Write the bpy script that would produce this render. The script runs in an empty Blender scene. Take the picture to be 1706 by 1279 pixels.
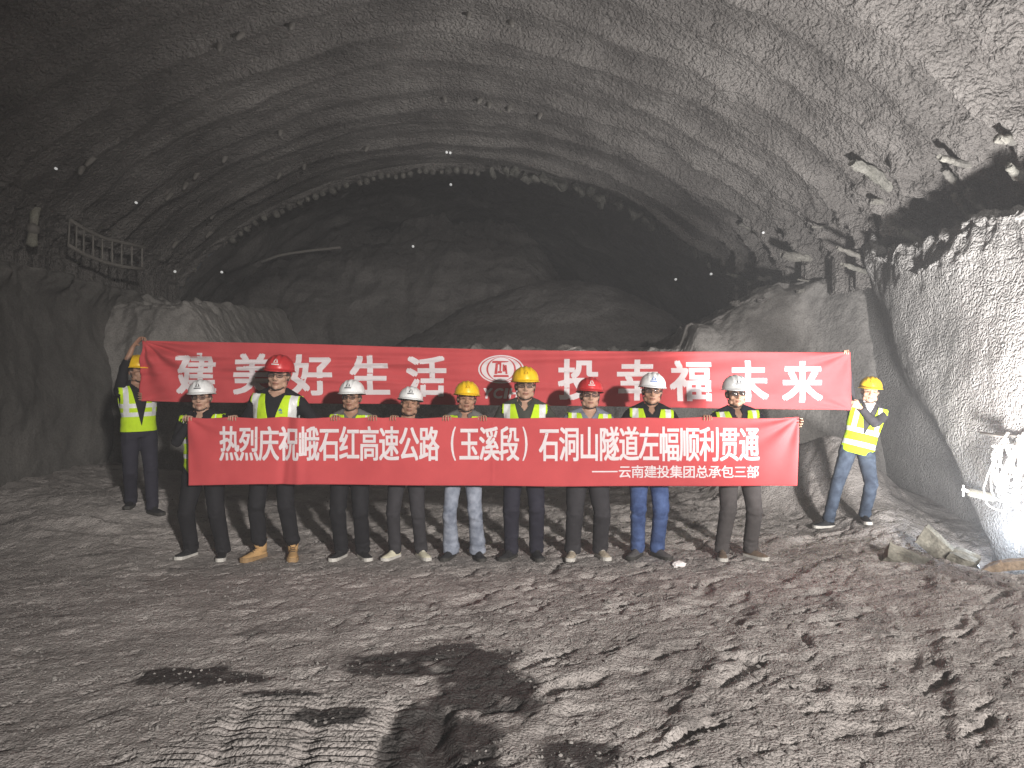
import bpy, bmesh, math, random
import numpy as np
from mathutils import Vector, Matrix, Euler

random.seed(7)
rng = np.random.default_rng(7)
SC = bpy.context.scene
COL = SC.collection
R = math.radians
PI = math.pi

# ------------------------------------------------------------------ camera, world, lamps, exposure
FPX = 1218.0                      # focal length in photo pixels (1706 wide)
CAMZ = 1.69
cam = bpy.data.objects.new('camera', bpy.data.cameras.new('camera'))
COL.objects.link(cam)
cam.location = (0, 0, CAMZ)
cam.rotation_euler = (R(90), 0, 0)
cam.data.sensor_width = 36
cam.data.lens = 36 * FPX / 1706
cam.data.clip_end = 300
cam.data.clip_start = 0.05
SC.camera = cam

world = bpy.data.worlds.new('World')
SC.world = world
world.use_nodes = True
bg = world.node_tree.nodes['Background']
bg.inputs[0].default_value = (0.9, 0.95, 1.0, 1)
bg.inputs[1].default_value = 0.022
SC.view_settings.view_transform = 'Standard'
SC.view_settings.look = 'None'
SC.view_settings.exposure = 0.0
SC.view_settings.gamma = 1
SC.cycles.use_denoising = True
SC.cycles.max_bounces = 6
SC.cycles.sample_clamp_indirect = 4


def lamp(name, kind, loc, energy, color, radius, aim=None, cone=None):
    d = bpy.data.lights.new(name, kind)
    d.energy = energy
    d.color = color
    d.shadow_soft_size = radius
    o = bpy.data.objects.new(name, d)
    COL.objects.link(o)
    o.location = loc
    if aim is not None:
        o.rotation_euler = (Vector(aim) - Vector(loc)).to_track_quat('-Z', 'Y').to_euler()
    if cone:
        d.spot_size = R(cone)
        d.spot_blend = 0.6
    return o


KEY = (3.74, 5.2, 0.50)          # small floodlight on the ground against the right wall, just outside the frame
FILL = (4.3, -6.3, 3.7)           # machine work lamp far behind the camera on the right
lamp('flood_light', 'SPOT', KEY, 2600, (1.0, 0.97, 0.95), 0.20, aim=(4.3, 7.2, 3.6), cone=150).data.spot_blend = 1.0
lamp('work_light', 'SPOT', FILL, 12000, (1.0, 0.95, 0.90), 0.22, aim=(0.7, 5.6, 0.1), cone=58).data.spot_blend = 1.0
lamp('ground_lamp', 'POINT', (4.66, 7.22, 0.20), 18, (0.74, 0.85, 1.0), 0.04)


def at(px, py, Y):
    return Vector(((px - 853) / FPX * Y, Y, CAMZ - (py - 639.5) / FPX * Y))


# ------------------------------------------------------------------ numpy noise
def _hash(ix, iy, iz, seed):
    h = (ix.astype(np.uint32) * np.uint32(374761393) + iy.astype(np.uint32) * np.uint32(668265263)
         + iz.astype(np.uint32) * np.uint32(2147483647) + np.uint32(seed * 974711 & 0xffffffff))
    h = (h ^ (h >> np.uint32(13))) * np.uint32(1274126177)
    h = (h ^ (h >> np.uint32(16))) * np.uint32(2246822519)
    return h ^ (h >> np.uint32(15))


def noise(x, y, z=0.0, seed=0):
    x, y, z = np.broadcast_arrays(np.asarray(x, float), np.asarray(y, float), np.asarray(z, float))
    fx, fy, fz = np.floor(x), np.floor(y), np.floor(z)
    ix, iy, iz = fx.astype(np.int64), fy.astype(np.int64), fz.astype(np.int64)
    x, y, z = x - fx, y - fy, z - fz
    u, v, w = (t * t * t * (t * (t * 6 - 15) + 10) for t in (x, y, z))
    out = 0
    for dx in (0, 1):
        for dy in (0, 1):
            for dz in (0, 1):
                h = _hash(ix + dx & 0xffffffff, iy + dy & 0xffffffff, iz + dz & 0xffffffff, seed)
                gx = ((h & np.uint32(1023)).astype(float) / 511.5 - 1)
                gy = ((h >> np.uint32(10) & np.uint32(1023)).astype(float) / 511.5 - 1)
                gz = ((h >> np.uint32(20) & np.uint32(1023)).astype(float) / 511.5 - 1)
                g = gx * (x - dx) + gy * (y - dy) + gz * (z - dz)
                out = out + g * (u if dx else 1 - u) * (v if dy else 1 - v) * (w if dz else 1 - w)
    return out * 1.4


def fbm(x, y, z=0.0, o=4, seed=0, gain=0.5):
    a, s, f = 1.0, 0.0, 1.0
    for k in range(o):
        s = s + a * noise(np.asarray(x) * f, np.asarray(y) * f, np.asarray(z) * f, seed + k * 17)
        a *= gain
        f *= 2.03
    return s


def sstep(a, b, x):
    t = np.clip((np.asarray(x, float) - a) / (b - a), 0, 1)
    return t * t * (3 - 2 * t)


def gauss(d, s):
    return np.exp(-(d / s) ** 2)


# ------------------------------------------------------------------ object helpers
def tag(o, label=None, cat=None, group=None, kind=None):
    if label: o['label'] = label
    if cat: o['category'] = cat
    if group: o['group'] = group
    if kind: o['kind'] = kind
    return o


def empty(name, loc=(0, 0, 0), rz=0, label=None, cat=None, group=None):
    o = bpy.data.objects.new(name, None)
    COL.objects.link(o)
    o.location = loc
    o.rotation_euler = (0, 0, rz)
    return tag(o, label, cat, group)


def link(name, me, mats, parent=None, smooth=True):
    o = bpy.data.objects.new(name, me)
    COL.objects.link(o)
    if not isinstance(mats, (list, tuple)):
        mats = [mats]
    for m in mats:
        me.materials.append(m)
    if parent:
        o.parent = parent
    if smooth:
        me.polygons.foreach_set('use_smooth', np.ones(len(me.polygons), bool))
    return o


def grid_mesh(name, P, flip=False):
    n, m = P.shape[:2]
    me = bpy.data.meshes.new(name)
    idx = np.arange(n * m).reshape(n, m)
    q = np.stack([idx[:-1, :-1], idx[1:, :-1], idx[1:, 1:], idx[:-1, 1:]], -1).reshape(-1, 4)
    if flip:
        q = q[:, ::-1]
    me.vertices.add(n * m)
    me.vertices.foreach_set('co', P.reshape(-1).astype(np.float32))
    me.loops.add(q.size)
    me.loops.foreach_set('vertex_index', q.reshape(-1).astype(np.int32))
    me.polygons.add(len(q))
    me.polygons.foreach_set('loop_start', np.arange(0, q.size, 4, dtype=np.int32))
    me.update(calc_edges=True)
    return me


def point_attr(me, name, arr):
    a = me.attributes.new(name, 'FLOAT', 'POINT')
    a.data.foreach_set('value', np.asarray(arr, np.float32).reshape(-1))


def grid_normals(P):
    du = np.gradient(P, axis=0)
    dv = np.gradient(P, axis=1)
    n = np.cross(du, dv)
    return n / (np.linalg.norm(n, axis=-1, keepdims=True) + 1e-9)


class MB:
    """collects closed shapes, builds ONE mesh"""
    def __init__(self):
        self.v, self.f, self.mi = [], [], []
        self.mat = 0

    def add(self, vs, fs, M=None):
        b = len(self.v)
        for p in vs:
            p = Vector(p)
            self.v.append(M @ p if M is not None else p)
        for f in fs:
            self.f.append([i + b for i in f])
            self.mi.append(self.mat)

    def tube(self, pts, rad, n=12, M=None, ref=None, caps=True, round_=0.5):
        """loft along pts; rad entries are r or (r_ref, r_other); ref = axis of the first radius"""
        pts = [Vector(p) for p in pts]
        N = len(pts)
        rad = [(r, r) if not isinstance(r, (tuple, list)) else r for r in rad]
        vs, fs = [], []
        prev = None
        for i, p in enumerate(pts):
            t = (pts[min(i + 1, N - 1)] - pts[max(i - 1, 0)])
            t = t.normalized() if t.length > 1e-9 else Vector((0, 0, 1))
            if ref is not None:
                a = Vector(ref) - t * t.dot(Vector(ref))
            elif prev is None:
                a = Vector((1, 0, 0)) if abs(t.x) < 0.8 else Vector((0, 1, 0))
                a = a - t * t.dot(a)
            else:
                a = prev - t * t.dot(prev)
            a.normalize()
            prev = a
            b = t.cross(a)
            for k in range(n):
                w = 2 * PI * k / n
                vs.append(p + a * (math.cos(w) * rad[i][0]) + b * (math.sin(w) * rad[i][1]))
        for i in range(N - 1):
            for k in range(n):
                k2 = (k + 1) % n
                fs.append((i * n + k, i * n + k2, (i + 1) * n + k2, (i + 1) * n + k))
        if caps:
            t0 = (pts[0] - pts[1]).normalized()
            t1 = (pts[-1] - pts[-2]).normalized()
            c0 = len(vs); vs.append(pts[0] + t0 * min(rad[0]) * round_)
            c1 = len(vs); vs.append(pts[-1] + t1 * min(rad[-1]) * round_)
            for k in range(n):
                k2 = (k + 1) % n
                fs.append((c0, k2, k))
                fs.append((c1, (N - 1) * n + k, (N - 1) * n + k2))
        self.add(vs, fs, M)

    def ell(self, c, r, M=None, nu=16, nv=10, rot=None):
        c = Vector(c)
        vs, fs = [], []
        for j in range(1, nv):
            ph = PI * j / nv
            for i in range(nu):
                th = 2 * PI * i / nu
                p = Vector((r[0] * math.sin(ph) * math.cos(th), r[1] * math.sin(ph) * math.sin(th), r[2] * math.cos(ph)))
                if rot is not None: p = rot @ p
                vs.append(c + p)
        top = Vector((0, 0, r[2])); bot = Vector((0, 0, -r[2]))
        if rot is not None: top, bot = rot @ top, rot @ bot
        a = len(vs); vs.append(c + top); b = len(vs); vs.append(c + bot)
        for j in range(nv - 2):
            for i in range(nu):
                i2 = (i + 1) % nu
                fs.append((j * nu + i, (j + 1) * nu + i, (j + 1) * nu + i2, j * nu + i2))
        for i in range(nu):
            i2 = (i + 1) % nu
            fs.append((a, i, i2))
            fs.append((b, (nv - 2) * nu + i2, (nv - 2) * nu + i))
        self.add(vs, fs, M)

    def box(self, c, h, M=None, rot=None):
        vs = []
        for z in (-1, 1):
            for y in (-1, 1):
                for x in (-1, 1):
                    p = Vector((x * h[0], y * h[1], z * h[2]))
                    if rot is not None: p = rot @ p
                    vs.append(Vector(c) + p)
        self.add(vs, [(0, 2, 3, 1), (4, 5, 7, 6), (0, 1, 5, 4), (2, 6, 7, 3), (0, 4, 6, 2), (1, 3, 7, 5)], M)

    def mesh(self, name='m'):
        me = bpy.data.meshes.new(name)
        me.from_pydata([tuple(p) for p in self.v], [], self.f)
        if any(self.mi):
            me.polygons.foreach_set('material_index', self.mi)
        me.update()
        return me

    def build(self, name, mats, parent=None, smooth=True):
        return link(name, self.mesh(name), mats, parent, smooth)


def remeshed(mb, voxel, smooth=2, fac=0.5):
    """union of the collected shapes as one continuous skin"""
    me = mb.mesh('tmp')
    o = bpy.data.objects.new('tmp', me)
    COL.objects.link(o)
    m = o.modifiers.new('r', 'REMESH')
    m.mode = 'VOXEL'
    m.voxel_size = voxel
    if smooth:
        s = o.modifiers.new('s', 'SMOOTH')
        s.iterations = smooth
        s.factor = fac
    dg = bpy.context.evaluated_depsgraph_get()
    dg.update()
    out = bpy.data.meshes.new_from_object(o.evaluated_get(dg))
    bpy.data.objects.remove(o)
    bpy.data.meshes.remove(me)
    return out


def get_co(me):
    a = np.empty(len(me.vertices) * 3, np.float32)
    me.vertices.foreach_get('co', a)
    return a.reshape(-1, 3).astype(float)


def get_no(me):
    a = np.empty(len(me.vertices) * 3, np.float32)
    me.vertex_normals.foreach_get('vector', a)
    return a.reshape(-1, 3).astype(float)


def set_co(me, co):
    me.vertices.foreach_set('co', np.asarray(co, np.float32).reshape(-1))
    me.update()


# ------------------------------------------------------------------ materials
def nodes_of(name):
    m = bpy.data.materials.new(name)
    m.use_nodes = True
    nt = m.node_tree
    b = nt.nodes['Principled BSDF']
    return m, nt, b


def N(nt, kind, **kw):
    n = nt.nodes.new(kind)
    for k, v in kw.items():
        if k.startswith('i_'):
            n.inputs[k[2:].replace('_', ' ')].default_value = v
        else:
            setattr(n, k, v)
    return n


def ramp(nt, fac, stops):
    r = nt.nodes.new('ShaderNodeValToRGB')
    e = r.color_ramp.elements
    while len(e) < len(stops): e.new(0.5)
    for el, (p, c) in zip(e, stops):
        el.position = p
        el.color = (*c, 1) if len(c) == 3 else c
    nt.links.new(fac, r.inputs[0])
    return r.outputs[0]


def mixc(nt, fac, a, b):
    m = nt.nodes.new('ShaderNodeMix')
    m.data_type = 'RGBA'
    for s, v in ((m.inputs[0], fac), (m.inputs[6], a), (m.inputs[7], b)):
        if hasattr(v, 'links'): nt.links.new(v, s)
        elif isinstance(v, (int, float)): s.default_value = v
        else: s.default_value = (*v, 1)
    return m.outputs[2]


def texnoise(nt, scale, detail=4, rough=0.55, vec=None, stretch=None):
    tc = nt.nodes.new('ShaderNodeTexCoord')
    out = vec or tc.outputs['Object']
    if stretch:
        mp = nt.nodes.new('ShaderNodeMapping')
        mp.inputs['Scale'].default_value = stretch
        nt.links.new(out, mp.inputs[0])
        out = mp.outputs[0]
    n = N(nt, 'ShaderNodeTexNoise')
    n.inputs['Scale'].default_value = scale
    n.inputs['Detail'].default_value = detail
    n.inputs['Roughness'].default_value = rough
    nt.links.new(out, n.inputs['Vector'])
    return n.outputs[0]


def bump(nt, b, h, strength, dist, prev=None):
    bp = nt.nodes.new('ShaderNodeBump')
    bp.inputs['Strength'].default_value = strength
    bp.inputs['Distance'].default_value = dist
    nt.links.new(h, bp.inputs['Height'])
    if prev: nt.links.new(prev, bp.inputs['Normal'])
    nt.links.new(bp.outputs[0], b.inputs['Normal'])
    return bp.outputs[0]


def mineral(name, dark, mid, light, fine=55, bstr=0.7, bdist=0.02, coarse=1.3, rough=0.92, stretch=None, wet=False, pebble=0, pst=0.8):
    m, nt, b = nodes_of(name)
    a = texnoise(nt, coarse, 6, 0.62, stretch=stretch)
    c = ramp(nt, a, [(0.30, dark), (0.5, mid), (0.72, light)])
    sp = texnoise(nt, fine * 1.5, 3, 0.6)
    c2 = ramp(nt, sp, [(0.3, (0.62,) * 3), (0.52, (1, 1, 1)), (0.75, (1.22,) * 3)])
    mu = nt.nodes.new('ShaderNodeMix'); mu.data_type = 'RGBA'; mu.blend_type = 'MULTIPLY'
    mu.inputs[0].default_value = 0.8
    nt.links.new(c, mu.inputs[6]); nt.links.new(c2, mu.inputs[7])
    col = mu.outputs[2]
    b.inputs['Roughness'].default_value = rough
    b.inputs['Specular IOR Level'].default_value = 0.25
    if wet:
        at_ = N(nt, 'ShaderNodeAttribute', attribute_name='wet')
        col = mixc(nt, at_.outputs['Fac'], col, (0.030, 0.027, 0.026))
        r2 = nt.nodes.new('ShaderNodeMapRange')
        r2.inputs[3].default_value = rough; r2.inputs[4].default_value = 0.55
        nt.links.new(at_.outputs['Fac'], r2.inputs[0])
        nt.links.new(r2.outputs[0], b.inputs['Roughness'])
    nt.links.new(col, b.inputs['Base Color'])
    h1 = texnoise(nt, fine, 4, 0.65)
    p = bump(nt, b, h1, bstr, bdist)
    h2 = texnoise(nt, fine * 0.28, 3, 0.5)
    p = bump(nt, b, h2, bstr * 0.7, bdist * 2.2, p)
    if pebble:
        tc = nt.nodes.new('ShaderNodeTexCoord')
        wn = N(nt, 'ShaderNodeTexNoise'); wn.inputs['Scale'].default_value = 9; wn.inputs['Detail'].default_value = 3
        nt.links.new(tc.outputs['Object'], wn.inputs['Vector'])
        ad = N(nt, 'ShaderNodeVectorMath', operation='MULTIPLY_ADD'); ad.inputs[1].default_value = (0.12,) * 3
        nt.links.new(wn.outputs['Color'], ad.inputs[0]); nt.links.new(tc.outputs['Object'], ad.inputs[2])
        for sc, st in ((pebble, pst),):
            vo = N(nt, 'ShaderNodeTexVoronoi', feature='F1'); vo.inputs['Scale'].default_value = sc
            nt.links.new(ad.outputs[0], vo.inputs['Vector'])
            iv = N(nt, 'ShaderNodeMath', operation='SUBTRACT'); iv.inputs[0].default_value = 1.0
            nt.links.new(vo.outputs['Distance'], iv.inputs[1])
            p = bump(nt, b, iv.outputs[0], st, 1.1 / sc, p)
    return m


def cloth(name, col, var=0.25, rough=0.85, fine=260, sheen=0.0, spec=0.2, wash=None):
    m, nt, b = nodes_of(name)
    n = texnoise(nt, 9, 5, 0.6)
    d = tuple(c * (1 - var) for c in col)
    l = tuple(min(1, c * (1 + var)) for c in col)
    c = ramp(nt, n, [(0.3, d), (0.7, wash or l)])
    nt.links.new(c, b.inputs['Base Color'])
    b.inputs['Roughness'].default_value = rough
    b.inputs['Specular IOR Level'].default_value = spec
    if sheen:
        b.inputs['Sheen Weight'].default_value = sheen
    bump(nt, b, texnoise(nt, fine, 2, 0.5), 0.25, 0.002)
    return m


def plain(name, col, rough=0.5, metal=0.0, spec=0.4, var=0.12, sc=18, bumpy=0.0):
    m, nt, b = nodes_of(name)
    n = texnoise(nt, sc, 4, 0.6)
    c = ramp(nt, n, [(0.3, tuple(x * (1 - var) for x in col)), (0.7, tuple(min(1, x * (1 + var)) for x in col))])
    nt.links.new(c, b.inputs['Base Color'])
    b.inputs['Roughness'].default_value = rough
    b.inputs['Metallic'].default_value = metal
    b.inputs['Specular IOR Level'].default_value = spec
    if bumpy: bump(nt, b, n, bumpy, 0.01)
    return m


def skin(name, col):
    m, nt, b = nodes_of(name)
    n = texnoise(nt, 22, 4, 0.6)
    c = ramp(nt, n, [(0.3, tuple(x * 0.86 for x in col)), (0.7, tuple(x * 1.1 for x in col))])
    lips = N(nt, 'ShaderNodeAttribute', attribute_name='lips')
    dark = N(nt, 'ShaderNodeAttribute', attribute_name='dark')
    c = mixc(nt, lips.outputs['Fac'], c, (col[0] * 0.62, col[1] * 0.40, col[2] * 0.38))
    c = mixc(nt, dark.outputs['Fac'], c, (0.018, 0.013, 0.011))
    nt.links.new(c, b.inputs['Base Color'])
    b.inputs['Roughness'].default_value = 0.5
    b.inputs['Specular IOR Level'].default_value = 0.35
    b.inputs['Subsurface Weight'].default_value = 0.08
    b.inputs['Subsurface Radius'].default_value = (0.01, 0.004, 0.002)
    return m


def lens_mat():
    m, nt, b = nodes_of('spectacle_glass')
    g = N(nt, 'ShaderNodeBsdfGlossy'); g.inputs['Roughness'].default_value = 0.04
    t = N(nt, 'ShaderNodeBsdfTransparent'); t.inputs[0].default_value = (0.9, 0.9, 0.92, 1)
    x = N(nt, 'ShaderNodeMixShader'); x.inputs[0].default_value = 0.10
    nt.links.new(t.outputs[0], x.inputs[1]); nt.links.new(g.outputs[0], x.inputs[2])
    nt.links.new(x.outputs[0], nt.nodes['Material Output'].inputs[0])
    return m


MAT = {}
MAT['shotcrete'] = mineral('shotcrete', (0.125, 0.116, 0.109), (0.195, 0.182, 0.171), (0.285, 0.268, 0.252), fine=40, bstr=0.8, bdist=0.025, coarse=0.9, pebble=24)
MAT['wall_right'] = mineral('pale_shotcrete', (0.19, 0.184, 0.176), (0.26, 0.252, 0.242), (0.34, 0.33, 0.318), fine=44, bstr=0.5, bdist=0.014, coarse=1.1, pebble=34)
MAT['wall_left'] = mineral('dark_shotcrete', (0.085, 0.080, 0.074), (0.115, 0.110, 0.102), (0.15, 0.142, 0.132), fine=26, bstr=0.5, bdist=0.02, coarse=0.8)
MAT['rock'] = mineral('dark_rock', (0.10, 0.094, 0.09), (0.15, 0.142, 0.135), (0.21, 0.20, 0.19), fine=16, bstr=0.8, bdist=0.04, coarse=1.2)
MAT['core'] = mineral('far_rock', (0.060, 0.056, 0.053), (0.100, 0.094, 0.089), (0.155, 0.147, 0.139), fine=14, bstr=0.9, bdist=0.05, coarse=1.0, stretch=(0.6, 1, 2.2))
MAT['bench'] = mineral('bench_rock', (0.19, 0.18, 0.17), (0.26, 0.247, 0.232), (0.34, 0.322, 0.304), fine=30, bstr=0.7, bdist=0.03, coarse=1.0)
MAT['ground'] = mineral('muck_ground', (0.23, 0.210, 0.199), (0.335, 0.309, 0.293), (0.43, 0.40, 0.38), fine=60, bstr=0.85, bdist=0.014, coarse=1.6, wet=True, pebble=52, pst=0.55)
MAT['stone'] = mineral('loose_stone', (0.14, 0.13, 0.122), (0.21, 0.197, 0.187), (0.30, 0.282, 0.266), fine=40, bstr=0.5, bdist=0.01, coarse=3.0)
MAT['concrete'] = mineral('broken_concrete', (0.26, 0.25, 0.21), (0.36, 0.35, 0.30), (0.46, 0.44, 0.39), fine=30, bstr=0.6, bdist=0.01, coarse=5)
MAT['timber'] = mineral('muddy_timber', (0.14, 0.10, 0.07), (0.24, 0.18, 0.13), (0.34, 0.27, 0.2), fine=30, bstr=0.5, bdist=0.01, coarse=6)
MAT['pipe'] = plain('galvanised_pipe', (0.42, 0.41, 0.37), 0.5, 0.35, bumpy=0.3)
MAT['pipe_dull'] = mineral('crusted_pipe', (0.20, 0.19, 0.16), (0.30, 0.29, 0.245), (0.42, 0.41, 0.34), fine=30, bstr=0.6, bdist=0.012, coarse=4)
MAT['crust_a'] = mineral('shotcrete_crust', (0.13, 0.125, 0.115), (0.21, 0.20, 0.18), (0.34, 0.33, 0.29), fine=24, bstr=0.8, bdist=0.02, coarse=5)
MAT['crust_b'] = mineral('pale_crust', (0.14, 0.135, 0.118), (0.22, 0.215, 0.19), (0.33, 0.32, 0.29), fine=24, bstr=0.8, bdist=0.02, coarse=5)
MAT['slab'] = mineral('muddy_slab', (0.11, 0.105, 0.085), (0.19, 0.18, 0.15), (0.28, 0.27, 0.23), fine=30, bstr=0.6, bdist=0.01, coarse=6)
MAT['rebar'] = plain('crusted_steel', (0.24, 0.225, 0.205), 0.75, 0.2, bumpy=0.4)
MAT['steel_dark'] = plain('dark_steel', (0.05, 0.05, 0.05), 0.5, 0.6)
MAT['cable'] = plain('white_cable', (0.72, 0.72, 0.69), 0.45)
MAT['reflector'] = plain('white_reflector', (0.9, 0.9, 0.9), 0.3)
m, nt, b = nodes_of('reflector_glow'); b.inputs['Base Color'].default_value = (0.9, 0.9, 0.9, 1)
b.inputs['Emission Color'].default_value = (1, 1, 0.97, 1); b.inputs['Emission Strength'].default_value = 0.35  # faint emission stands in for lamp light thrown back by the reflectors
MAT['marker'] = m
MAT['paper'] = plain('crumpled_paper', (0.82, 0.78, 0.78), 0.8)


# ================================================================== GROUND
FEET = {}          # flattened under each foot later (list of x, y)
ROW_Y = 7.10
feet_px = [[(313, 924), (367, 923)], [(428, 915), (485, 913)], [(566, 924), (602, 928)], [(656, 921), (700, 919)],
           [(750, 918), (795, 920)], [(852, 922), (894, 922)], [(955, 920), (1001, 918)], [(1064, 918), (1097, 918)],
           [(1206, 924), (1254, 926)]]


def rot2(x, y, a):
    c, s = math.cos(a), math.sin(a)
    return x * c + y * s, -x * s + y * c


def seg_coords(x, y, pts):
    """distance along and signed offset from a polyline"""
    bestd = np.full(x.shape, 1e9); bt = np.zeros(x.shape); bw = np.zeros(x.shape)
    L = 0
    for (x0, y0), (x1, y1) in zip(pts[:-1], pts[1:]):
        l = math.hypot(x1 - x0, y1 - y0)
        ux, uy = (x1 - x0) / l, (y1 - y0) / l
        t = np.clip((x - x0) * ux + (y - y0) * uy, 0, l)
        ex, ey = x - x0 - t * ux, y - y0 - t * uy
        d = np.hypot(ex, ey)
        w = ex * uy - ey * ux
        k = d < bestd
        bestd = np.where(k, d, bestd); bt = np.where(k, L + t, bt); bw = np.where(k, np.sign(w) * d, bw)
        L += l
    return bt, bw, bestd


TRACKS = [([(-0.2, 2.4), (0.9, 4.4), (1.9, 6.1), (3.2, 7.6)], 0.24, 1.0),
          ([(1.1, 2.2), (2.1, 4.0), (2.9, 5.6), (3.7, 6.9)], 0.24, 1.0),
          ([(2.6, 2.6), (3.2, 4.2), (3.6, 5.6)], 0.20, 0.7),
          ([(-6, 5.2), (-3, 5.6), (0, 6.0), (2.5, 6.9)], 0.22, 0.45),
          ([(-5, 3.8), (-3, 4.5), (-1.2, 4.6), (1.2, 5.0)], 0.25, 0.4)]


def ground_base(x, y):
    z = 0.03 * fbm(x * 0.5, y * 0.5, 0.3, 2, 3)
    z = z + 0.40 * gauss(np.hypot((x + 4.6) / 1.25, (y - 8.5) / 1.0), 1.0)
    z = z + 0.25 * sstep(-4.4, -6.6, x) * sstep(6.5, 9.5, y)
    z = z + 0.16 * sstep(8.0, 10.8, y)
    z = z + 0.86 * gauss(np.hypot((x - 4.25) / 0.72, (y - 9.75) / 0.75), 1.0)
    z = z + 0.62 * gauss(np.hypot((x - 3.35) / 0.42, (y - 10.0) / 0.55), 1.0)
    z = z + 0.22 * gauss(np.hypot((x - 4.25) / 0.55, (y - 8.3) / 0.7), 1.0)
    z = z + 0.20 * gauss(np.hypot((x - 4.6) / 1.3, (y - 4.9) / 1.3), 1.0)
    z = z - 0.26 * gauss(np.hypot((x - 4.75) / 0.45, (y - 7.3) / 0.8), 1.0)
    z = z + 0.12 * sstep(-3.5, -6, x) * sstep(6.5, 3, y)
    return z


def ground_h(x, y, detail=True):
    x = np.asarray(x, float); y = np.asarray(y, float)
    z = ground_base(x, y)
    if not detail:
        return z
    calm = np.ones(x.shape)
    for f in ALLFEET:
        calm = calm * (1 - 0.9 * gauss(np.hypot((x - f[0]) / 0.10, (y - f[1]) / 0.17), 1.0))
    rough_r = 0.6 + 0.4 * sstep(-3.5, 1.5, x)
    back = sstep(7.0, 7.8, y)
    d = np.zeros(x.shape)
    wx = x + 0.16 * noise(x * 1.7, y * 1.7, 4.1); wy = y + 0.16 * noise(x * 1.7, y * 1.7, 9.3)
    # trampled floor: anisotropic billows, small clods, fine grit
    u, v = rot2(wx, wy, R(32))
    d = d + rough_r * 0.012 * (1 - 2.2 * np.abs(noise(u * 1.5, v * 3.2, 0.5, 5)))
    u, v = rot2(wx, wy, R(-18))
    d = d + rough_r * 0.013 * (1 - 2.2 * np.abs(noise(u * 3.4, v * 5.6, 1.5, 6)))
    d = d + 0.024 * fbm(x * 5, y * 5, 0, 5, 8, 0.68) * rough_r
    # sharper little clefts
    u, v = rot2(wx, wy, R(40))
    far = sstep(-2.2, 1.0, x)
    cl = noise(u * 2.2, v * 6.5, 2.2, 21)
    d = d - 0.075 * sstep(0.36, 0.46, cl) * far
    cl = noise(u * 5.0, v * 11.0, 5.2, 22)
    d = d - 0.036 * sstep(0.32, 0.48, cl) * rough_r
    cl = noise(u * 8.0, v * 17.0, 9.2, 23)
    d = d - 0.022 * sstep(0.30, 0.46, cl) * (0.25 + 0.75 * far)
    # strip behind the row: wavy windrows
    d = d + back * (0.060 * (1 - 2 * np.abs(noise(wx * 1.1, wy * 3.4, 7.7, 31))) + 0.04 * fbm(wx * 2.5, wy * 5, 1, 3, 33))
    d = d + (0.011 * fbm(x * 17, y * 17, 0, 2, 12, 0.7)) * (0.5 + 0.5 * far)
    # wheel tracks with lug prints
    for pts, hw, amp in TRACKS:
        t, w, dist = seg_coords(x, y, pts)
        ins = sstep(hw + 0.06, hw - 0.03, dist)
        rim = gauss((dist - hw - 0.06), 0.07)
        brk = sstep(-0.25, 0.15, noise(x * 1.4, y * 1.4, 3.0, 41))
        lug = sstep(0.05, 0.55, np.sin((t + 0.55 * np.abs(w)) * 2 * PI / 0.30 + 1.2 * noise(x * 2, y * 2, 0, 43)))
        d = d * (1 - 0.45 * ins * amp) + amp * brk * (-0.012 * ins - 0.036 * ins * lug * sstep(0.03, 0.07, np.abs(w)) + 0.018 * rim)
    # crawler print with fine parallel ridges in the foreground
    cp = sstep(-1.62, -1.42, x + 0.12 * (3.6 - y)) * sstep(-0.48, -0.56, x) * sstep(4.05, 3.75, y + 0.14 * noise(x * 3, 1.0, 2)) * sstep(2.2, 2.6, y)
    keep = 0.35 + 0.65 * sstep(-0.2, 0.15, noise(x * 3.0, y * 5.0, 6, 51))
    rid = np.sin(y * 2 * PI / 0.062 + 0.7 * noise(x * 0.9, y * 0.6, 0, 52))
    d = d * (1 - 0.75 * cp) + cp * (0.036 * keep * rid + 0.010 - 0.03 * sstep(0.5, 0.0, np.abs(np.mod(x + 0.10 * (y - 3.5) + 1.52, 0.38) - 0.19) * 6))
    # low wet hollow beside it with a clean edge
    ho = sstep(-0.41, -0.385, x + 0.10 * (3.4 - y)) * sstep(0.05, -0.06, x + 0.10 * (3.4 - y) + 0.38 - 0.30 * np.clip(3.74 - y, 0, 1)) * sstep(3.74, 3.70, y)
    d = d * (1 - 0.5 * ho) - 0.07 * ho
    d = d * (0.62 - 0.25 * sstep(2.8, 3.6, x) * sstep(7.6, 8.6, y))
    return z + d * calm


ALLFEET = []
for pr in feet_px:
    for (fx, fy) in pr:
        p = at(fx, fy, ROW_Y)
        ALLFEET.append((p.x, p.y))
G_LEFT = (at(222, 845, 8.0).x, 8.0)
FEET_LEFT = [(at(209, 845, 8.0).x, 8.02), (at(250, 845, 8.0).x, 7.95)]
FEET_RIGHT = [(at(1380, 865, 8.3).x, 8.3), (at(1437, 878, 8.2).x, 8.15)]
ALLFEET += FEET_LEFT + FEET_RIGHT


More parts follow.
